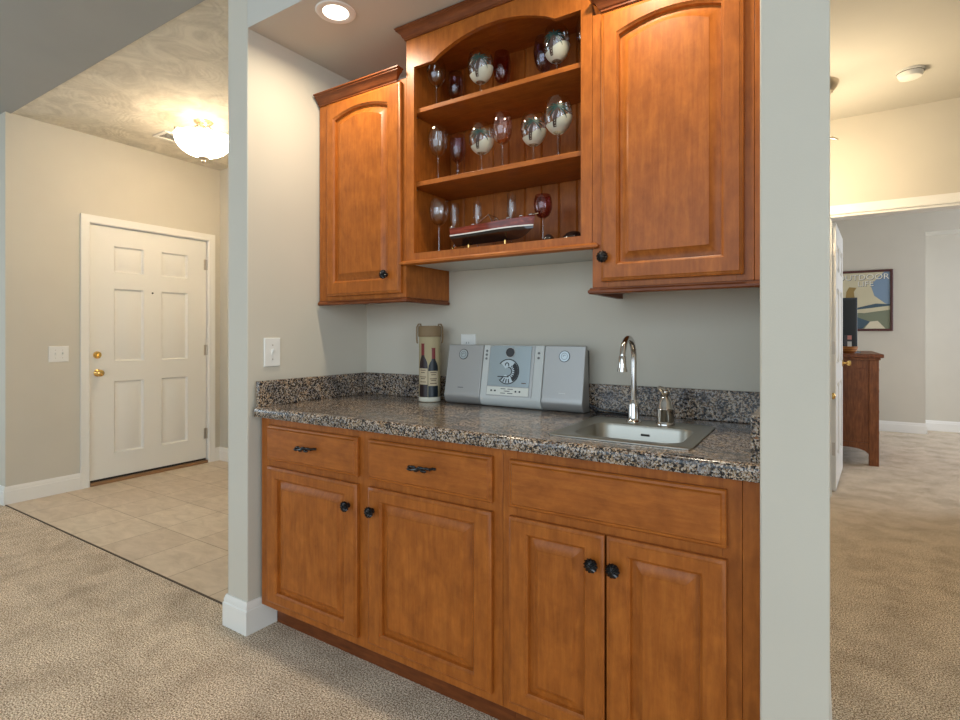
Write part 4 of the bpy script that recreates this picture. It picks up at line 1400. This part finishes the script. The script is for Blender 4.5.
t = thing('ceiling_vent', (-4.42, 2.33, HC), 'small white slatted air vent on the entry ceiling beside the bowl light', 'vent')
mb = MB().box(-4.52, -4.49, 2.23, 2.53, HC - 0.008, HC - 0.0004).box(-4.35, -4.32, 2.23, 2.53, HC - 0.008, HC - 0.0004).box(-4.49, -4.35, 2.23, 2.26, HC - 0.008, HC - 0.0004).box(-4.49, -4.35, 2.50, 2.53, HC - 0.008, HC - 0.0004)
mb.build('frame', M_WPLAST, t, 0.002)
MB().box(-4.49, -4.35, 2.26, 2.50, HC - 0.002, HC - 0.0005).build('duct_opening', M_HOLE, t)
for k in range(6):
    xx = -4.478 + k * 0.023
    MB().prism([(xx, HC - 0.003), (xx + 0.010, HC - 0.009), (xx + 0.012, HC - 0.008), (xx + 0.002, HC - 0.002)], lambda p, q, s: (p, s, q), 2.26, 2.50).build('slat', M_WPLAST, t)

# ------------------------------------------------------------------ bedroom: dresser, screen, bowl, poster
dx0, dx1, dy0, dy1 = -0.02, 0.490, 6.15, 7.35
t = thing('dresser', ((dx0 + dx1) / 2, (dy0 + dy1) / 2, 0), 'brown wooden dresser behind the open bedroom door', 'dresser')
MB().box(dx0, dx1 + 0.035, dy0 - 0.03, dy1 + 0.03, 1.008, 1.042).build('dresser_top', wood('dresser_top_wood', 'y', (0.12, 0.034, 0.011, 1), (0.20, 0.062, 0.02, 1), (0.27, 0.09, 0.03, 1)), t, 0.006)
for x in (dx0, dx1 - 0.075):
    for y in (dy0, dy1 - 0.075):
        MB().box(x, x + 0.075, y, y + 0.075, 0, 0.986).build('leg', M_CHEST, t, 0.003)
MB().box(dx0, dx1 + 0.012, dy0 - 0.010, dy1 + 0.01, 0.986, 1.0075).build('top_moulding', M_CHEST, t, 0.004)
mb = MB()
n = 12
za = lambda s: 0.105 + 0.055 * max(0.0, math.sin(PI * s)) ** 0.5
pa, pb = dx0 + 0.076, dx1 - 0.076
for i in range(n):
    s0, s1 = i / n, (i + 1) / n
    xa_, xb_ = pa + (pb - pa) * s0, pa + (pb - pa) * s1
    mb.loops([[(xa_, yy, za(s0)), (xb_, yy, za(s1)), (xb_, yy, 0.21), (xa_, yy, 0.21)] for yy in (dy0 + 0.012, dy0 + 0.032)])
mb.build('end_rail', M_CHEST, t)
MB().box(pa, pb, dy0 + 0.012, dy0 + 0.032, 0.91, 0.985).build('end_rail', M_CHEST, t)
MB().box(pa, pb, dy0 + 0.026, dy0 + 0.036, 0.21, 0.91).build('end_panel', M_CHEST, t)
MB().box(pa, pb, dy1 - 0.036, dy1 - 0.022, 0.12, 0.985).box(dx0, dx0 + 0.012, dy0 + 0.076, dy1 - 0.076, 0.12, 0.985).build('back_panel', M_CHEST, t)
MB().box(dx1 - 0.062, dx1 - 0.022, dy0 + 0.076, dy1 - 0.076, 0.12, 0.985).build('front_panel', M_CHEST, t)
for k in range(4):
    z0 = 0.17 + k * 0.205
    d = MB().box(dx1 - 0.021, dx1 - 0.003, dy0 + 0.082, dy1 - 0.082, z0, z0 + 0.19).build('drawer_front', M_CHEST, t, 0.003)
    for y in (dy0 + 0.32, dy1 - 0.32):
        MB().lathe([(0.008, dx1 - 0.0035), (0.008, dx1 + 0.010), (0.018, dx1 + 0.016), (0.014, dx1 + 0.026), (0, dx1 + 0.027)], (0, y, z0 + 0.095), 16, 'x').build('knob', M_BLACK, d)

t = thing('television', (0.10, 6.62, 1.042), 'black flat screen standing on the dresser in front of the poster', 'television')
vx0, vx1 = -0.01, 0.350
MB().box(vx0, vx1, 6.60, 6.635, 1.085, 1.600).build('bezel', M_DARK, t, 0.006)
MB().box(vx0 + 0.014, vx1 - 0.016, 6.5975, 6.5995, 1.110, 1.585).build('screen', plain('dark_screen', (0.008, 0.010, 0.011, 1), 0.45), t)
MB().box(0.13, 0.21, 6.61, 6.63, 1.052, 1.086).build('neck', M_DARK, t, 0.004)
MB().lathe([(0, 1.0425), (0.16, 1.0425), (0.16, 1.050), (0.15, 1.053), (0, 1.053)], (0.22, 6.615, 0), 32).build('stand_base', M_DARK, t)
t = thing('wicker_bowl', (0.262, 6.32, 1.042), 'small amber bowl on the dresser in front of the screen', 'bowl')
MB().lathe([(0, 1.0425), (0.045, 1.0425), (0.050, 1.047), (0.070, 1.075), (0.078, 1.105), (0.074, 1.107), (0.066, 1.078), (0.046, 1.052), (0, 1.050)], (0.262, 6.32, 0), 28).build('shell', plain('amber_basket', srgb(150, 92, 40), 0.6), t)
for k in range(3):
    MB().lathe([(0.078 - 0.004 * k + 0.002 * math.cos(a), 1.104 - 0.016 * k + 0.003 * math.sin(a)) for a in [2 * PI * i / 8 for i in range(9)]], (0.262, 6.32, 0), 28).build('band', plain('amber_band', srgb(196, 134, 64), 0.5), t)
t = thing('upright_sheet', (0.285, 6.50, 1.042), 'small pinkish white card standing upright before the dark screen', 'sheet')  # thin dark box with a pink and a white patch
MB().box(0.235, 0.300, 6.500, 6.506, 1.0425, 1.22).build('sheet', plain('sheet_dark', srgb(70, 66, 70), 0.4), t)
MB().box(0.262, 0.297, 6.498, 6.4995, 1.275 - 0.1, 1.215).build('pink_patch', plain('sheet_pink', srgb(206, 140, 130), 0.5), t)
MB().box(0.262, 0.297, 6.498, 6.4995, 1.10, 1.155).build('white_patch', plain('sheet_white', srgb(215, 215, 212), 0.5), t)

qx0, qx1, qz0, qz1 = 0.190, 0.818, 1.271, 2.054
t = thing('framed_poster', ((qx0 + qx1) / 2, 8.5, qz0), 'framed vintage outdoor poster on the bedroom wall above the dresser', 'poster')
fw = 0.030
fr = [(0, 8.4995), (0, 8.475), (0.006, 8.470), (fw - 0.006, 8.472), (fw, 8.478), (fw, 8.4995)]
L = []
for cx_, cz_, sx_, sz_ in ((qx0, qz0, 1, 1), (qx1, qz0, -1, 1), (qx1, qz1, -1, -1), (qx0, qz1, 1, -1), (qx0, qz0, 1, 1)):
    L.append([(cx_ + sx_ * a, y, cz_ + sz_ * a) for a, y in fr])
MB().loops(L, cap0=False, cap1=False).build('frame', plain('mahogany_frame', srgb(74, 28, 22), 0.35), t)
mt = paint('poster_sky', srgb(206, 196, 164), 30, 0, 0.6, 0.10)
pp = MB().box(qx0 + 0.02, qx1 - 0.02, 8.4865, 8.499, qz0 + 0.02, qz1 - 0.02).build('print', mt, t)


def art(pts, mat, y, name):
    MB().prism(pts, lambda p, q, s: (p, s, q), y, y - 0.0006).build(name, mat, pp)


ix0, ix1, iz0, iz1 = qx0 + 0.031, qx1 - 0.031, qz0 + 0.031, qz1 - 0.031
bl, gr, cr, gd, dk = [plain('poster_' + n_, srgb(*c_), 0.6) for n_, c_ in (('blue', (122, 144, 166)), ('sage', (120, 126, 104)), ('cream', (214, 204, 176)), ('gold', (150, 124, 70)), ('slate', (62, 84, 98)))]
art([(ix1 - 0.20, iz1 - 0.16), (ix1 - 0.16, iz1 - 0.30), (ix1 - 0.05, iz1 - 0.40), (ix1, iz1 - 0.42), (ix1, iz1), (ix1 - 0.06, iz1)], bl, 8.4863, 'blue_cloud')
art([(ix0, iz0), (ix1, iz0), (ix1, iz0 + 0.24), (ix0 + 0.30, iz0 + 0.20), (ix0, iz0 + 0.22)], gr, 8.4861, 'meadow')
art([(ix0, iz0 + 0.20), (ix0 + 0.25, iz0 + 0.25), (ix1, iz0 + 0.29), (ix1, iz0 + 0.31), (ix0 + 0.42, iz0 + 0.32), (ix0 + 0.22, iz0 + 0.27), (ix0, iz0 + 0.24)], dk, 8.4855, 'far_hills')
art([(ix0, iz0), (ix0 + 0.28, iz0), (ix0 + 0.36, iz0 + 0.09), (ix0 + 0.20, iz0 + 0.16), (ix0, iz0 + 0.15)], dk, 8.4849, 'dark_water')
art([(ix0 + 0.30, iz0), (ix0 + 0.52, iz0), (ix0 + 0.44, iz0 + 0.10), (ix0 + 0.36, iz0 + 0.09)], cr, 8.4849, 'cream_path')
art([(ix0 + 0.10, iz1 - 0.33), (ix0 + 0.20, iz1 - 0.33), (ix0 + 0.19, iz1 - 0.24), (ix0 + 0.22, iz1 - 0.19), (ix0 + 0.14, iz1 - 0.18), (ix0 + 0.11, iz1 - 0.24)], gd, 8.4849, 'gold_figure')
M_LET = plain('poster_letters', srgb(232, 228, 214), 0.6)
M_LETS = plain('poster_letter_shadow', srgb(70, 74, 92), 0.6)
for s_, zc_, sz_, xo in (('OUTDOOR', iz1 - 0.060, 0.100, 0.0), ('LIFE', iz1 - 0.145, 0.095, 0.03)):
    for mt_, off, yy in ((M_LETS, 0.005, 8.4845), (M_LET, 0.0, 8.4835)):
        text_mesh(s_, sz_, 'lettering' if mt_ is M_LET else 'letter_shadow', mt_, pp, lambda x, y, z, zc_=zc_, off=off, yy=yy, xo=xo: ((ix0 + ix1) / 2 + xo + x * 1.08 + off, yy - z, zc_ + y - off))

for o in bpy.data.objects:
    if '_w' in o:
        del o['_w']
